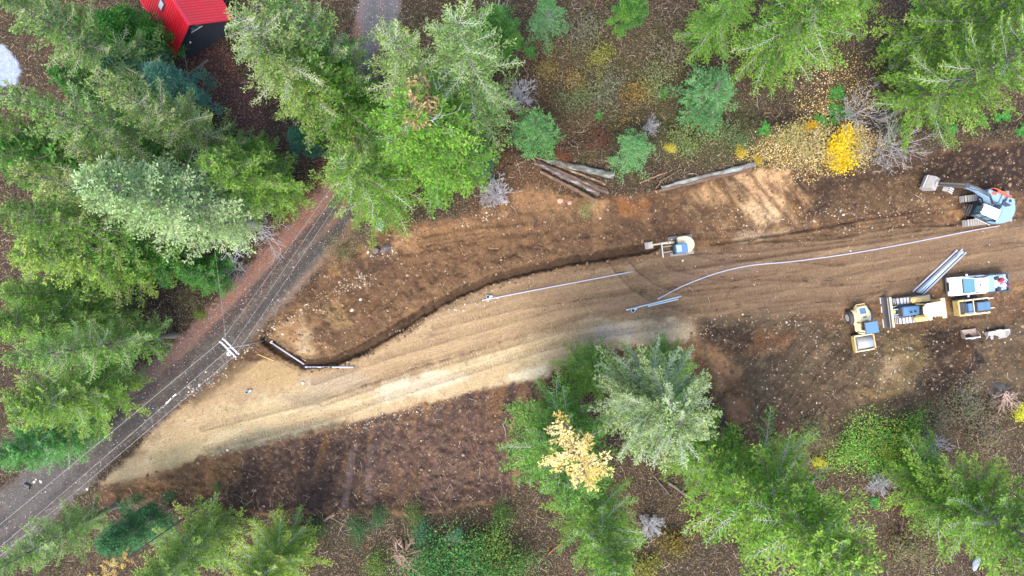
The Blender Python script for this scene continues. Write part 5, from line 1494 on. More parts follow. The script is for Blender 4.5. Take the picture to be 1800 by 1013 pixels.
    bk = [(5.45, 1.38), (5.95, 1.50), (6.40, 1.16), (6.52, .66), (6.36, .22), (5.82, .08), (5.80, .18), (6.26, .34), (6.38, .68), (6.28, 1.05), (5.92, 1.28), (5.48, 1.24)]
    add(MB().poly([(x, -.58, z) for x, z in bk], (0, 1.20, 0)), 'bucket', 'mudsteel', .012)
    for y in (-.58, .59): add(MB().poly([(x, y, z) for x, z in [(5.50, 1.30), (5.92, 1.38), (6.32, 1.06), (6.42, .66), (6.28, .28), (5.82, .12)]], (0, .03, 0)), 'bucket_side', 'mudsteel')
    add(MB().box((6.44, .02, 1.02), (.10, 1.22, .10), (0, .5, 0)), 'bucket_lip', 'steel')
    # thumb with three tines
    add(MB().box((4.95, .30, 1.95), (.46, .46, .20), (0, .6, 0)), 'thumb', 'mudsteel', .02)
    for k in range(3): add(MB().box((4.55, .12 + .19 * k, 2.1), (.5, .10, .14), (0, -.25, 0)), 'thumb_tine', 'steel', .02)
    return t
big_excavator()

# two loose loader buckets
def loose_bucket(px, py, w_, d_, rz, label, mat):
    t = thing('loader_bucket', label, 'loader bucket', G(px, py), rz, 'loose loader buckets')
    MB().poly([(x, -w_ / 2, z) for x, z in [(d_ / 2, .03), (-d_ * .30, .03), (-d_ / 2, .22), (-d_ * .42, .62), (-d_ * .36, .62), (-d_ * .40, .25), (-d_ * .24, .10), (d_ / 2, .07)]], (0, w_, 0)).build('shell', M[mat], t)
    for s in (-1, 1):
        MB().poly([(x, s * (w_ / 2 - .02), z) for x, z in [(d_ / 2, .03), (-d_ * .30, .03), (-d_ / 2, .22), (-d_ * .42, .62), (-.05, .58), (d_ * .36, .25)]], (0, .04 * s, 0)).build('side_plate', M['steel' if mat == 'mudsteel' else mat], t)
    MB().box((-d_ * .44, 0, .60), (.12, w_ * .98, .10)).build('top_rail', M['steel'], t)
    MB().box((-d_ * .50, 0, .52), (.16, w_ * .28, .30)).build('coupler_plate', M['greywhite'], t, bevel=.02)
    MB().box((d_ / 2, 0, .05), (.08, w_, .03)).build('cutting_edge', M['mudsteel'], t)
    return t
loose_bucket(1702, 587, 1.42, .75, math.radians(97), 'rusty smaller loader bucket lying on the humus', 'rust')
loose_bucket(1749, 588, 2.0, .80, math.radians(-82), 'grey wider loader bucket near the right edge', 'mudsteel')
# ------------------------------------------------------------------ logs and sticks
def log(a, b, r0, r1, label, name='log', cat='log', group=None, lift=0.0, col=(.20, .165, .14), cut=(.45, .33, .21), seed=0, n=12, patch=0.25, patchcol=(.40, .29, .20)):
    r = np.random.default_rng(seed + 100)
    A, B = G(*a), G(*b)
    r0, r1 = r0 * .95, r1 * .95
    col = tuple(c * k for c, k in zip(col, (.40, .35, .32))); patchcol = tuple(c * .46 for c in patchcol)
    rise = max(0.0, max(gz(a[0] + (b[0] - a[0]) * i / 24, a[1] + (b[1] - a[1]) * i / 24) - (A.z + (B.z - A.z) * i / 24) for i in range(25)))
    A.z += r0 * .8 + lift + rise; B.z += r1 * .8 + lift + rise
    t = thing(name, label, cat, tuple(A), 0, group)
    k = 18
    s = np.linspace(0, 1, k)
    D = np.array(B - A)
    P = s[:, None] * D[None] + np.cumsum(r.normal(0, .02, (k, 3)), axis=0)
    R = (r0 + (r1 - r0) * s) * (1 + r.normal(0, .06, k))
    V, F = tube_np(P, R, n)
    cn = P.repeat(n, 0)
    V = cn + (V - cn) * (1 + r.normal(0, .09, (len(V), 1)))
    blot = vnoise(np.arange(len(V)) % n * .7 + seed * 3.1, np.repeat(s * 22, n))
    cc = np.array(col)[None] * r.uniform(.75, 1.25, (len(V), 1))
    cc = np.where((blot < patch)[:, None], np.array(patchcol)[None] * r.uniform(.8, 1.2, (len(V), 1)), cc)
    link('bark', mesh_np('bark', V, F, M['bark'], cc, True), t)
    for e, (c0, rr, sg) in enumerate(((P[0], R[0], -1), (P[-1], R[-1], 1))):
        d = Vector(D).normalized() * sg
        MB().cyl(Vector(c0) - d * .01, Vector(c0) + d * .012, rr * .96, n).build('cut_end', CUT, t)
    return t
CUT = paint('fresh_cut_wood', (.50, .36, .22), .8, dirt=.4, dirtcol=(.2, .13, .08), scale=9)
LG = 'felled logs stacked at the edge of the clearing'
log((962, 283), (1077, 309), .24, .36, 'thick mossy grey log lying alone behind the stack', group=LG, col=(.23, .24, .22), patch=.32, patchcol=(.36, .42, .38), seed=1)
log((939, 277), (1064, 328), .09, .13, 'thin reddish log on the upper side of the stack', group=LG, col=(.30, .20, .14), patch=.35, patchcol=(.58, .44, .32), seed=2, lift=.05)
log((937, 280), (1066, 336), .11, .17, 'narrow brown log second from the upper side of the stack', group=LG, col=(.27, .20, .15), seed=3)
log((939, 284), (1065, 343), .13, .18, 'brown log in the middle of the stack', group=LG, col=(.24, .185, .15), seed=4, lift=.04)
log((940, 289), (1053, 343), .16, .24, 'speckled grey brown log with pale flakes in the stack', group=LG, col=(.25, .21, .19), patch=.38, patchcol=(.46, .42, .42), seed=5)
log((950, 303), (1046, 352), .15, .21, 'brown log lowest of the stack towards the clearing', group=LG, col=(.30, .22, .155), patch=.12, seed=6)
log((1161, 330), (1321, 290), .18, .28, 'long grey log along the top of the pale scarp', group=LG, col=(.34, .36, .35), patch=.3, patchcol=(.46, .50, .46), seed=7)
log((1150, 339), (1312, 298), .17, .22, 'long brown log lying against the grey log on the scarp', group=LG, col=(.28, .20, .15), patch=.15, seed=8)
log((1124, 323), (1170, 305), .09, .07, 'short reddish pole beside the light green young tree', group=LG, col=(.48, .32, .20), patch=.2, patchcol=(.62, .46, .32), seed=9, lift=.1, n=8)
log((1150, 337), (1159, 320), .09, .08, 'stub of a dark branch left of the long brown log', 'branch', 'branch', col=(.25, .18, .13), seed=10, n=8)
log((1159, 320), (1197, 299), .08, .05, 'bent dark branch leaning over the long grey log', 'branch', 'branch', col=(.28, .22, .17), seed=11, n=8, lift=.1)
log((1174, 847), (1246, 897), .13, .17, 'grey log with a fresh orange cut end near the wiry shrub', col=(.27, .26, .25), seed=12)
log((1148, 836), (1178, 873), .08, .10, 'thin grey log left of the log with the orange cut end', col=(.22, .21, .20), seed=13, n=8)
log((964, 973), (992, 951), .10, .12, 'orange brown split log under the lowest fir', col=(.50, .26, .13), patch=.3, patchcol=(.62, .38, .22), seed=14, n=8)
log((570, 913), (590, 903), .14, .20, 'split orange brown chunk of wood on the dark soil edge', 'wood_chunk', 'wood chunk', col=(.46, .28, .18), patch=.4, patchcol=(.58, .42, .32), seed=15, n=7)
log((332, 133), (365, 105), .10, .10, 'pale debarked log lying across the wet driveway', col=(.52, .48, .42), patch=.3, patchcol=(.38, .32, .27), seed=16)
log((326, 147), (334, 131), .05, .07, 'short grey branch below the pale driveway log', 'branch', 'branch', col=(.34, .31, .29), seed=17, n=7)
log((735, 955), (733, 925), .05, .05, 'thin dark pole beside the root wad', 'pole', 'pole', col=(.24, .20, .18), seed=18, n=7)
log((427, 893), (447, 878), .05, .07, 'pale forked branch on the dark soil edge', 'branch', 'branch', col=(.50, .42, .32), seed=19, n=7)
log((1205, 148), (1213, 124), .08, .10, 'short tan branch in the brown brush', 'branch', 'branch', col=(.34, .26, .18), seed=20, n=7)
log((1560, 885), (1600, 840), .07, .04, 'curved grey branch right of the huge feathery fir', 'branch', 'branch', col=(.34, .31, .30), seed=21, n=7)
log((1650, 978), (1664, 1000), .05, .05, 'pale stick at the bottom right brush', 'branch', 'branch', col=(.44, .37, .31), seed=22, n=7)
log((1480, 620), (1481, 622), .03, .03, 'small root end beside the road roller', 'root', 'root', col=(.40, .28, .18), seed=23, n=6) if False else None

# ------------------------------------------------------------------ stumps and root wads
def root_wad(px, py, R, h, label, seed, col=(.26, .185, .14), top=True, nroot=44):
    r = np.random.default_rng(seed)
    g = Geo()
    for i in range(nroot):
        a = r.uniform(math.radians(190), math.radians(350)) if top else r.uniform(0, 6.28)
        bare_limb(g, r, np.array([r.normal(0, R * .15), r.normal(0, R * .15), h * r.uniform(.35, .9)]), a, math.radians(r.uniform(-30, 15)), R * r.uniform(.6, 1.25), r.uniform(.05, .12), np.array(col) * r.uniform(.6, 1.5), 1, 7, .22)
    t = thing('tree_stump' if top else 'root_wad', label, 'tree stump' if top else 'root wad', G(px, py))
    link('roots', g.mesh('roots', M['wood']), t)
    k = 14; V = []
    for j, (rr, zz) in enumerate(((R * .7, -.1), (R * .42, h * .3), (R * .30, h * .55), (R * .03, h * .5))):
        for i in range(k):
            q = rr * (1 + r.normal(0, .12)); V.append((q * math.cos(6.283 * i / k), q * math.sin(6.283 * i / k), zz + r.normal(0, .05)))
    F = [[j * k + i, j * k + (i + 1) % k, (j + 1) * k + (i + 1) % k, (j + 1) * k + i] for j in range(3) for i in range(k)]
    cc = np.array((.11, .09, .075))[None] * r.uniform(.6, 1.4, (len(V), 1))
    link('root_ball' if not top else 'stump', mesh_np('stump', V, np.array(F), M['wood'], cc), t)
root_wad(1757, 690, 1.5, 1.2, 'uprooted stump with splayed pale roots near the right edge', 31)
root_wad(715, 972, 1.9, .9, 'brown root wad half buried beside the brambles', 32, (.30, .20, .14), False, 34)

# ------------------------------------------------------------------ boulders, culvert, pallet, slab
def boulder(px, py, r0, label, seed, col=(.24, .21, .20), name='boulder', cat='boulder', sc=(1, .85, .7), group='boulders', sub_=3):
    r = np.random.default_rng(seed)
    bm = bmesh.new(); bmesh.ops.create_icosphere(bm, subdivisions=sub_, radius=r0)
    V = np.array([v.co[:] for v in bm.verts]); F = np.array([[v.index for v in f.verts] for f in bm.faces]); bm.free()
    for _ in range(9):
        n = unit(r.normal(0, 1, 3)); d = V @ n; c = r0 * r.uniform(.55, .85)
        V = V - np.outer(np.clip(d - c, 0, None), n)
    V += unit(V) * r.normal(0, r0 * .02, (len(V), 1))
    V *= np.array(sc)
    cc = np.array(col)[None] * r.uniform(.8, 1.25, (len(V), 1))
    p = G(px, py); p.z += r0 * sc[2] * .35
    o = link(name, mesh_np(name, V, F, M['stone'], cc), None, tuple(p), r.uniform(0, 6))
    return tag(o, label, cat, group)
boulder(662, 441, .42, 'dark grey boulder on the left of a touching pair', 41, (.11, .09, .085))
boulder(679, 436, .52, 'bigger dark grey boulder on the right of a touching pair', 42, (.10, .088, .085))
boulder(1713, 990, .85, 'grey rounded slab half hidden under the bottom right fir', 43, (.23, .26, .32), 'rock_slab', 'slab', (1.0, .42, .38), None)
for i, (px, py, rr, lb) in enumerate([(619, 545, .24, 'pale rounded stone above the trench with a scatter of smaller ones'), (634, 526, .20, 'pale stone beside the stony edge of the gravel road'), (533, 673, .19, 'pale stone on the clay below the level pipe'),
                                      (1305, 553, .14, 'white stone right of the pale road edge'), (1200, 458, .16, 'white oblong stone below the small excavator'), (154, 859, .22, 'pale stone at the lower side of the gravel road'),
                                      (400, 791, .15, 'cream stone on the slope below the pale road'), (430, 832, .16, 'cream stone on the brown slope'), (655, 811, .10, 'single white stone on the dark soil bank'),
                                      (647, 443, .18, 'tan stone left of the dark boulders'), (497, 587, .18, 'tan stone between the road and the pale clay'), (1001, 357, .30, 'tan block of earth below the log stack'), (985, 353, .36, 'reddish block of earth below the log stack'),
                                      (1055, 384, .13, 'white stone on the bank below the logs'), (1152, 371, .12, 'white flat stone on the bank right of the logs'), (72, 846, .20, 'pale rock largest beside the culvert'),
                                      (61, 847, .17, 'grey rock next to the culvert mouth'), (64, 843, .14, 'small grey rock behind the culvert mouth'), (1482, 378, .16, 'pale stone on the bank left of the big excavator')]):
    boulder(px, py, rr, lb, 60 + i, (.52, .44, .34) if 'block' not in lb else (.40, .25, .17), 'stone', 'stone', (1, .8, .7), 'single stones lying in the dirt', 2)
def culvert():
    p = G(49, 854)
    t = thing('culvert', 'dark culvert mouth in the verge of the gravel road', 'culvert', p, math.radians(-25))
    n = 18; t.scale = (.6, .6, .6)
    MB().cyl((-.55, 0, .02), (.55, 0, .16), .30, n, cap=False).build('pipe', M['dark'], t)
    MB().cyl((.30, 0, .13), (.31, 0, .13), .28, n).build('bore', M['black_hole'], t)
    MB().box((-.1, 0, .31), (.9, .55, .02)).build('mouth', M['black_hole'], t)
culvert()
def pallet():
    t = thing('pallet', 'weathered pale blue pallet under the star shaped fir', 'pallet', G(667, 394, .02), math.radians(-32))
    for y in (-.45, 0, .45): MB().box((0, y, .07), (1.1, .09, .10)).build('runner', M['pallet'], t)
    me = None
    for k in range(7):
        if me is None: o = MB().box((0, 0, 0), (.10, 1.05, .024)).build('board', M['pallet'], t); me = o.data
        else: o = link('board', me, t)
        o.location = (-.48 + .16 * k, .01 * (k % 3), .133)
pallet()

# ------------------------------------------------------------------ shrubs, ferns
def leaf_bush(seed, R, h, n, cols, ll=.16, lw=.10, clumps=9):
    r = np.random.default_rng(seed); f, w = Geo(), Geo()
    cen = np.column_stack([r.normal(0, R * .45, clumps), r.normal(0, R * .45, clumps), r.uniform(h * .35, h, clumps)])
    for c in cen:
        w.tube(np.array([[0, 0, 0], c * [.4, .4, .6], c]), [.03, .02, .008], np.array((.22, .17, .13)), 3)
    k = r.integers(0, clumps, n)
    p = cen[k] + r.normal(0, 1, (n, 3)) * np.array([R * .36, R * .36, h * .22])
    p[:, 2] = np.abs(p[:, 2])
    cl = np.array(cols)
    cc = cl[r.integers(0, len(cl), n)] * r.uniform(.7, 1.25, (n, 1))
    d = unit(r.normal(0, 1, (n, 3)) * [1, 1, .35])
    f.kites(p, d, ll * r.uniform(.6, 1.3, n), lw * r.uniform(.7, 1.3, n), cc, r)
    return w.mesh('stems', M['bark']), f.mesh('leaves', M['leaf'])
BUSH = dict(green=leaf_bush(1, 1.25, 1.0, 1300, [(.06, .17, .03), (.09, .20, .035), (.04, .13, .025), (.14, .24, .06), (.20, .22, .05)], .11, .075, 16),
            yellow=leaf_bush(2, 1.0, 1.3, 1500, [(.66, .48, .02), (.72, .54, .04), (.58, .40, .02)], .17, .13),
            olive=leaf_bush(3, 1.0, .8, 900, [(.30, .23, .07), (.36, .28, .10), (.14, .15, .04), (.22, .14, .06)], .14, .09),
            paleye=leaf_bush(4, 1.0, .9, 900, [(.48, .38, .15), (.52, .43, .24), (.40, .31, .15), (.28, .27, .12)], .14, .10),
            dusk=leaf_bush(5, 1.0, .9, 900, [(.14, .17, .08), (.18, .16, .12), (.22, .20, .17), (.10, .13, .06)], .12, .06),
            rust=leaf_bush(6, 1.0, .6, 800, [(.17, .065, .035), (.22, .10, .05), (.14, .07, .05)], .13, .09))
def bush(kind, px, py, R, label, col=(1, 1, 1), group=None, hz=1.0):
    t = thing('bush', label, 'bush', G(px, py), rnd.uniform(0, 6.28), group)
    t.scale = (R, R, R * hz)
    a = link('stems', BUSH[kind][0], t); b = link('leaves', BUSH[kind][1], t); b.color = (*col, 1)
    return t
YG = 'yellow autumn bushes above the scarp'
bush('yellow', 1465, 270, 1.15, 'bright yellow bush at the edge of the bank', group=YG)
bush('yellow', 1482, 245, .9, 'smaller yellow bush touching the brightest one from above', (.95, .95, 1.6), YG)
bush('yellow', 1468, 290, .7, 'yellow branch tips spilling over the bank', (1, .98, 1), YG)
bush('paleye', 1425, 262, 1.45, 'cream leaved bush left of the bright yellow bush', group=YG)
bush('paleye', 1498, 262, 1.3, 'cream leaved bush right of the bright yellow bush', group=YG)
bush('paleye', 1385, 245, 1.1, 'faded yellow bush above the long grey log', (.9, .95, .8), YG)
bush('yellow', 1300, 268, .45, 'small yellow bush above the right end of the long grey log', (.8, .8, 2), YG)
bush('yellow', 1330, 282, .35, 'tiny yellow bush at the right end of the long grey log', (.7, .7, 2), YG)
bush('yellow', 1422, 226, .5, 'tiny orange yellow bush above the cream leaved bushes', (.95, .85, 1.5), YG)
bush('yellow', 1178, 262, .4, 'small yellow green bush right of the light green young tree', (.8, .95, 3), YG)
BG2 = 'low bushes in the upper brush'
bush('olive', 965, 118, 1.0, 'ochre bush near the tall fir in the brush', (0.85, 0.85, 1), BG2)
bush('olive', 1003, 143, 1.2, 'wide ochre bush right of the first ochre bush', (.9, 0.85, 1.1), BG2)
bush('olive', 1050, 110, 1.2, 'dull olive bush in the middle of the brush', (.8, 1, .8), BG2)
bush('dusk', 1065, 160, 1.6, 'grey green bush below the dull olive bush', group=BG2)
bush('dusk', 1010, 175, 1.4, 'dark green low bush below the wide ochre bush', (.8, 1, .7), BG2)
bush('dusk', 1150, 150, 1.5, 'green and rust low bush in the open brush', (1.2, 1.4, .9), BG2)
bush('olive', 1110, 170, 1.3, 'brown leaved bush in the open brush', (.8, .7, .7), BG2)
bush('dusk', 1180, 100, 1.7, 'grey brown thicket left of the blue green fir', (1.1, .95, .9), BG2)
bush('dusk', 1020, 60, 1.8, 'grey thicket near the top edge', (1, .95, .9), BG2)
bush('dusk', 1240, 225, 1.4, 'green low bush below the blue green fir', (1.1, 1.6, .9), BG2)
bush('dusk', 1200, 250, 1.3, 'mossy low bush above the bent dark branch', (1.2, 1.5, .8), BG2)
bush('dusk', 1290, 245, 1.2, 'dark low bush between the blue green fir and the yellow bushes', (.8, 1.1, .7), BG2)
bush('rust', 985, 270, .9, 'rust red bush behind the thick mossy log', group=BG2)
bush('rust', 1045, 250, 1.1, 'dull rust bush left of the light green young tree', (.7, .8, .9), BG2)
bush('green', 1325, 62, 1.0, 'green bush under the spruce at the top edge', (.8, .8, .8), BG2)
SG2 = 'green bushes in the lower right brush'
bush('green', 1530, 762, 1.6, 'green bush nearest the ochre earth in the lower right brush', (1.9, 1.8, 1.5), SG2)
bush('green', 1570, 775, 1.5, 'green bush at the right of its cluster with yellow leaves', (2.4, 2.0, 1.2), SG2)
bush('green', 1500, 785, 1.4, 'green bush at the left of its cluster', (1.7, 1.8, 1.6), SG2)
bush('green', 1600, 748, 1.1, 'small green bush closest to the uprooted stump', (1.8, 1.8, 1.5), SG2)
bush('green', 1475, 800, 1.2, 'green bush touching the huge feathery fir', (1.9, 1.8, 1.6), SG2)
bush('green', 1540, 815, 1.2, 'lowest green bush of the lower right brush', (1.6, 1.7, 1.5), SG2)
bush('yellow', 1555, 792, .6, 'small yellow bush among the green bushes', (.8, 1, 2), SG2)
bush('yellow', 1435, 812, .5, 'tiny yellow bush beside the huge feathery fir', (.8, .95, 2), SG2)
bush('yellow', 1788, 725, .7, 'yellow green bush at the right edge by the stump', (.8, 1.1, 2), SG2)
bush('dusk', 1690, 700, 1.6, 'grey green brush left of the uprooted stump', (1.3, 1.2, 1.1), SG2)
bush('dusk', 1640, 740, 1.7, 'brown green brush below the ochre earth', (1.2, 1.0, .9), SG2)
bush('dusk', 1720, 750, 1.8, 'brown brush below the uprooted stump', (1.2, .95, .9), SG2)
bush('dusk', 1420, 760, 1.5, 'dark stony brush edge at the corner of the yard', (.9, .9, .7), SG2)
bush('rust', 1615, 830, 1.4, 'red brown brush left of the bottom right fir', (.8, .9, 1), SG2)
bush('rust', 1590, 900, 1.6, 'dull brown brush between the two lower right firs', (.5, .6, .6), SG2)
bush('dusk', 1590, 960, 1.9, 'olive brown brush at the bottom edge', (1.1, 1, .7), SG2)
bush('olive', 1190, 950, 1.5, 'olive yellow brush right of the wiry shrub', (.6, .6, .5), SG2)
bush('olive', 1130, 1000, 1.3, 'yellow green brush at the bottom edge below the wiry shrub', (.7, .9, .6), SG2)
BR = 'bramble bushes at the bottom of the dark soil'
for px, py, R, lb, cc in [(760, 965, 2.0, 'bramble bush right of the root wad', (.6, .9, 1.1)), (820, 955, 2.1, 'bramble bush in the middle of the thicket', (.75, 1, 1.3)), (870, 950, 1.9, 'yellow green bramble bush at the upper right of the thicket', (1.1, 1, 1)),
                          (840, 1000, 2.2, 'bramble bush at the bottom edge', (.6, .85, 1)), (780, 1005, 1.9, 'dark bramble bush at the bottom edge below the root wad', (.5, .8, 1)), (905, 985, 1.8, 'bramble bush touching the lowest fir', (.8, .9, 1)),
                          (745, 935, 1.0, 'small teal tinted bramble bush above the thicket', (.6, .9, 2.2)), (630, 925, 1.0, 'small dull bush on the dark soil edge', (.5, .7, 1.2)), (668, 905, .9, 'small dark bush at the foot of the tracked slope', (.5, .7, 1.2)),
                          (730, 900, 1.0, 'low bush with yellow stems on the dark soil edge', (.9, .8, 1)), (665, 990, 1.2, 'lime bush at the bottom edge left of the root wad', (1.1, 1, 1)), (885, 900, 1.0, 'low green bush below the dark soil bank', (.7, .75, .9)),
                          (560, 925, 1.0, 'dark low bush right of the lime green fir', (.4, .55, .7)), (385, 855, .4, 'little pale green bush on the lower slope', (.9, .9, 1.3)), (352, 888, .45, 'little grey green bush below the pale road tip', (.9, .9, 1.4))]:
    bush('green', px, py, R * .85, lb, tuple(c * 1.15 for c in cc), BR, 1.7)
bush('paleye', 802, 940, .6, 'pale turquoise leaved bush inside the bramble thicket', (.8, 1.4, 2.4), BR)
bush('dusk', 600, 440, 1.2, 'olive brush at the corner of road and clearing', (1.1, 1, .8))
bush('dusk', 632, 412, 1.4, 'brown brush below the pale blue pallet', (1.1, .95, .9))
bush('dusk', 340, 520, 1.2, 'brown brush beside the gravel road below the dark fir', (1.2, 1.0, .8))
bush('dusk', 1030, 370, .7, 'pale grass tuft below the log stack', (1.8, 1.8, 1.1))
bush('green', 354, 553, .45, 'bright green tuft at the side of the gravel road', (1.8, 1.4, 1))
def fern_mesh(seed):
    r = np.random.default_rng(seed); f = Geo()
    for i in range(13):
        a = i * 2.4 + r.normal(0, .2); L = r.uniform(.7, 1.05)
        t = np.linspace(0, 1, 9); el = math.radians(50) - t * math.radians(75)
        d = np.column_stack([np.cos(a) * np.cos(el), np.sin(a) * np.cos(el), np.sin(el)])
        P = np.cumsum(d * L / 9, axis=0)
        for s in (-1, 1):
            la = unit(np.cross(d, [0, 0, 1.0])) * s
            dd = unit(la + d * .5)
            f.kites(P, dd, .30 * (1 - t * .8), np.full(9, .09), np.array([(.07, .24, .05)]) * r.uniform(.7, 1.3, (9, 1)), r)
    return f.mesh('fronds', M['leaf'])
FERN = fern_mesh(3)
for px, py, s, lb in [(1605, 85, 1.5, 'largest fern on red brown leaves'), (1553, 88, 1.0, 'fern left of the largest fern'), (1470, 166, 1.2, 'fern in the yellow leaf fall above the cream bushes'), (1465, 195, 1.1, 'fern in the leaf fall just above the cream bushes'),
                      (1485, 200, .9, 'small teal fern beside the leaf fall fern'), (1440, 217, 1.1, 'wide fern directly above the cream bushes'), (1462, 218, .9, 'fern touching the wide fern'), (1343, 229, 1.0, 'lone fern left of the cream bushes'),
                      (1722, 215, 1.0, 'fern under the broad right edge fir'), (1760, 210, 1.3, 'dark fern nearest the right edge'), (1670, 230, .9, 'fern right of the leafless grey tree'), (1795, 232, 1.0, 'bright fern cut by the right edge'),
                      (932, 92, .9, 'lone fern right of the tall fir'), (1608, 22, .8, 'small fern near the top edge'), (1700, 20, .9, 'fern under the corner spruce'), (1262, 62, 1.0, 'fern beside the spruce at the top edge'),
                      (1052, 204, .6, 'tiny fern in the brown brush'), (1165, 165, .8, 'fern in the middle of the brush'), (1535, 882, .8, 'fern between the lower right firs')]:
    t = thing('fern', lb, 'fern', G(px, py), rnd.uniform(0, 6), 'ferns'); t.scale = (s, s, s)
    link('fronds', FERN, t)
# nest in the pine top
q = W(171, 430, 14.1)
g = Geo(); r = np.random.default_rng(77)
for i in range(70):
    a = r.uniform(0, 6.28); rr = r.uniform(.25, .5)
    p = np.array([rr * math.cos(a), rr * math.sin(a), r.uniform(0, .3)]); d = np.array([-math.sin(a), math.cos(a), r.normal(0, .2)]) * .35
    g.tube(np.array([p - d, p, p + d]), [.014] * 3, np.array((.40, .30, .27)) * r.uniform(.6, 1.3), 3)
tag(link('nest', g.mesh('nest', M['wood']), None, tuple(q)), 'stick nest on the top of the bright green pine', 'nest')
# ------------------------------------------------------------------ stones, fallen leaves, twigs, low growth: countless small things
def scatter(n, dens, r, box=(-30, 1830, -20, 1040)):
    """n pixel positions drawn with probability dens (array on the ground grid)"""
    out = []; have = 0
    while have < n:
        px = r.uniform(box[0], box[1], n * 2); py = r.uniform(box[2], box[3], n * 2)
        i = np.clip(np.searchsorted(gx, (px - 900) * S), 0, NX - 1); j = np.clip(np.searchsorted(gy, (506.5 - py) * S), 0, NY - 1)
        k = r.random(n * 2) < dens[j, i]
        out.append(np.column_stack([(px[k] - 900) * S, (506.5 - py[k]) * S, Z[j[k], i[k]]])); have += int(k.sum())
        if len(out) > 60: break
    return np.concatenate(out)[:n]

ICO = bmesh.new(); bmesh.ops.create_icosphere(ICO, subdivisions=1, radius=1.0)
IV = np.array([v.co[:] for v in ICO.verts]); IF = np.array([[v.index for v in f.verts] for f in ICO.faces]); ICO.free()
def stones(name, label, P, size, cols, seed, cat='stones'):
    r = np.random.default_rng(seed); n = len(P)
    s = size(r, n)[:, None, None] * (r.uniform(.6, 1.2, (n, 1, 3)) * np.array([1, 1, .7]))
    V = IV[None] * (1 + r.normal(0, .16, (n, len(IV), 1))) * s
    a = r.uniform(0, 6.28, n); ca, sa = np.cos(a)[:, None], np.sin(a)[:, None]
    V = np.stack([V[..., 0] * ca - V[..., 1] * sa, V[..., 0] * sa + V[..., 1] * ca, V[..., 2]], -1)
    V = V + P[:, None, :] + np.array([0, 0, .15]) * s
    F = IF[None] + (np.arange(n) * len(IV))[:, None, None]
    cl = np.array(cols); cc = cl[r.integers(0, len(cl), n)] * r.uniform(.75, 1.2, (n, 1))
    o = link(name, mesh_np(name, V.reshape(-1, 3), F.reshape(-1, 3), M['stone'], np.repeat(cc, len(IV), 0)))
    return tag(o, label, cat, kind='stuff')
rs = np.random.default_rng(8)
tan = [(.34, .27, .19), (.44, .37, .28), (.28, .22, .16), (.50, .45, .37), (.30, .23, .15)]
clus = np.clip(sstep(.10, .30, fbm(x_, y_, 1 / 16., 4, .6, 101)) * 1.0 + .10, 0, 1)
bits = clear * (1 - trench) * clus * (1 - .55 * bed)
edge = lm([(470, 585), (540, 545), (570, 530), (600, 505), (640, 490)], 12, 8, 10) + lm([(690, 590), (740, 570), (800, 545), (880, 520)], 6, 6, 6) + lm([(800, 700), (700, 730), (600, 752)], 7, 6, 8) * .7 \
    + lm([(650, 440), (690, 445)], 10, 6, 8) + lm([(820, 390), (850, 385), (880, 375)], 9, 6, 8) + lm([(1200, 575), (1250, 575), (1330, 560), (1420, 560)], 14, 10, 10) * .35 \
    + lm([(330, 700), (400, 640), (440, 610)], 12, 8, 10) * .6 + lm([(860, 515), (930, 500)], 10, 8, 8) * .5 + lm([(1250, 395), (1400, 380), (1560, 375), (1650, 360)], 20, 12, 10) * .25 \
    + pm([(1540, 590), (1640, 590), (1640, 690), (1540, 690)], 20, 20) * .5 + pm([(1320, 570), (1500, 560), (1520, 700), (1380, 760), (1320, 700)], 20, 20) * .10 + yard * .04
edge = np.clip(edge, 0, 1) * (.2 + .8 * sstep(.0, .15, fbm(x_, y_, 1 / 12., 3, .6, 191)))
stones('stones', 'pale tan stones scattered over the cleared earth', scatter(2400, np.clip(bits * .8, 0, 1), rs), lambda r, n: .022 + .05 * r.random(n) ** 4 + .015 * r.random(n), tan, 1)
stones('stones', 'pale broken stones along the edges of road and trench', scatter(3000, edge, rs), lambda r, n: .028 + .09 * r.random(n) ** 4, tan, 2)
clod = clear * (1 - bed) * (1 - trench) * np.clip(sstep(-.05, .2, fbm(x_, y_, 1 / 12., 4, .6, 111)) + .25, 0, 1) + 1.6 * lip * (1 - trench)
cl_o = stones('dirt_clods', 'brown clods of earth on the dug ground', scatter(6500, np.clip(clod, 0, 1), rs), lambda r, n: .035 + .14 * r.random(n) ** 4, [(.15, .095, .06), (.20, .13, .08), (.11, .07, .05), (.25, .17, .11)], 3, 'dirt clods')
gr = rd * .5 + pm([(610, -30), (730, -30), (700, 60), (640, 100), (630, 40)], 14, 10) * 1.2
stones('road_gravel', 'grey gravel lying loose on the gravel road', scatter(1800, np.clip(gr, 0, 1), rs), lambda r, n: .02 + .04 * r.random(n) ** 2, [(.30, .29, .30), (.40, .39, .39), (.22, .21, .21), (.52, .50, .48)], 4, 'gravel')

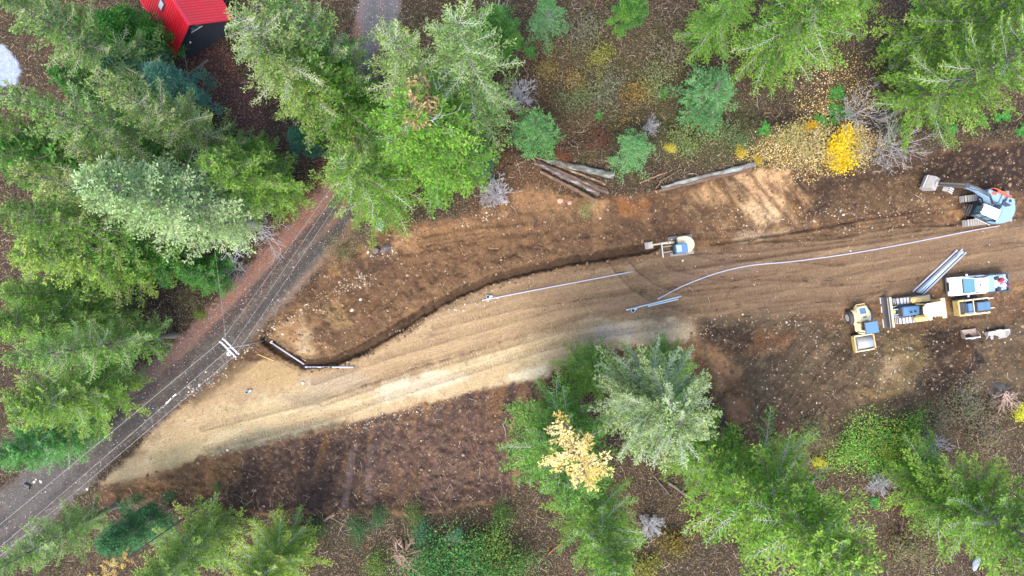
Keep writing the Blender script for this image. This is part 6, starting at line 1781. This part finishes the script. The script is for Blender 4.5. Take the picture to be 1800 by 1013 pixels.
def leaves(name, label, P, cols, seed, ll=(.07, .16), up=.03, cat='fallen leaves', mat='litter', upright=.25, wr=.62):
    r = np.random.default_rng(seed); n = len(P); g = Geo()
    cl = np.array(cols); cc = cl[r.integers(0, len(cl), n)] * r.uniform(.7, 1.25, (n, 1))
    a = r.uniform(0, 6.28, n)
    d = unit(np.column_stack([np.cos(a), np.sin(a), r.normal(0, upright, n)]))
    L = r.uniform(ll[0], ll[1], n)
    P = P.copy(); P[:, 2] += r.uniform(.01, up, n)
    g.kites(P, d, L, L * wr * r.uniform(.7, 1.2, n), cc, r)
    return tag(link(name, g.mesh(name, M[mat])), label, cat, kind='stuff')
woods = np.clip(litter, 0, 1) * (1 - rd) * (1 - pad)
patch = np.clip(.25 + 1.2 * sstep(-.08, .22, fbm(x_, y_, 1 / 40., 4, .6, 121)), 0, 1)
leaves('fallen_leaves', 'tan and brown leaves covering the forest floor', scatter(52000, np.clip(woods * patch, 0, 1), rs), [(.16, .09, .05), (.24, .15, .08), (.11, .06, .04), (.32, .23, .13), (.13, .075, .05), (.07, .045, .03)], 5, (.06, .15))
yel = pm([(1290, 270), (1390, 225), (1450, 190), (1520, 220), (1560, 255), (1510, 300), (1420, 305), (1330, 292)], 20, 26) + .35 * pm([(1420, 120), (1480, 90), (1560, 180), (1500, 225), (1400, 220)], 20, 26)
leaves('yellow_leaves', 'yellow leaves fallen round the yellow bushes', scatter(6000, np.clip(yel, 0, 1), rs), [(.52, .38, .10), (.58, .46, .22), (.46, .31, .07), (.58, .50, .32), (.34, .24, .10)], 6, (.09, .18), .25)
redl = pm([(310, 95), (400, 80), (470, 215), (440, 245), (340, 160)], 8, 10) + pm([(430, 480), (560, 300), (640, 190), (640, 300), (560, 400), (450, 540), (330, 640), (240, 720)], 12, 22) * .7
leaves('red_leaves', 'red brown leaves on the driveway and the road shoulder', scatter(7000, np.clip(redl * (.35 + .65 * woods), 0, 1), rs), [(.20, .08, .05), (.28, .12, .07), (.14, .07, .055), (.34, .18, .10)], 7, (.08, .16))
low_ = woods * sstep(.02, .2, fbm(x_, y_, 1 / 24., 4, .6, 131) - .1 * redl)
low_ = np.clip(low_ + .35 * woods * pm([(920, 60), (1250, 40), (1240, 130), (1330, 250), (1200, 285), (960, 225)], 40, 50), 0, 1) * np.clip(.4 + sstep(880, 960, x_) + sstep(700, 800, y_), 0, 1)
leaves('low_plants', 'low green plants growing through the fallen leaves', scatter(46000, np.clip(low_, 0, 1), rs), [(.055, .085, .025), (.075, .115, .03), (.045, .065, .022), (.12, .13, .045), (.16, .13, .06), (.10, .08, .05)], 8, (.07, .20), .4, 'ground plants', 'leaf', .5, .4)
# twigs
tw = Geo(); r = np.random.default_rng(12)
P = scatter(4200, np.clip(woods * .7 + soil * .10 + .8 * lm([(380, 890), (560, 905), (760, 905), (920, 890)], 26, 16, 14) + .7 * pm([(1640, 680), (1800, 650), (1800, 780), (1680, 780)], 20, 14), 0, 1), rs)
for p in P:
    a = r.uniform(0, 6.28); L = r.uniform(.25, 1.1) * (1 + (r.random() < .08)); d = np.array([math.cos(a), math.sin(a), r.normal(0, .08)])
    e = d * L; bend = np.array([-d[1], d[0], .1]) * r.normal(0, .12) * L
    c = np.array([(.34, .27, .21), (.24, .18, .14), (.44, .38, .33), (.20, .15, .12), (.50, .38, .24)][r.integers(0, 5)])
    tw.tube(np.array([p + [0, 0, .05], p + e * .5 + bend + [0, 0, .07], p + e + [0, 0, .05]]), np.array([.022, .016, .008]) * r.uniform(.6, 1.2), c, 3)
tag(link('twigs', tw.mesh('twigs', M['wood'])), 'broken twigs and sticks lying over soil and leaves', 'twigs', kind='stuff')
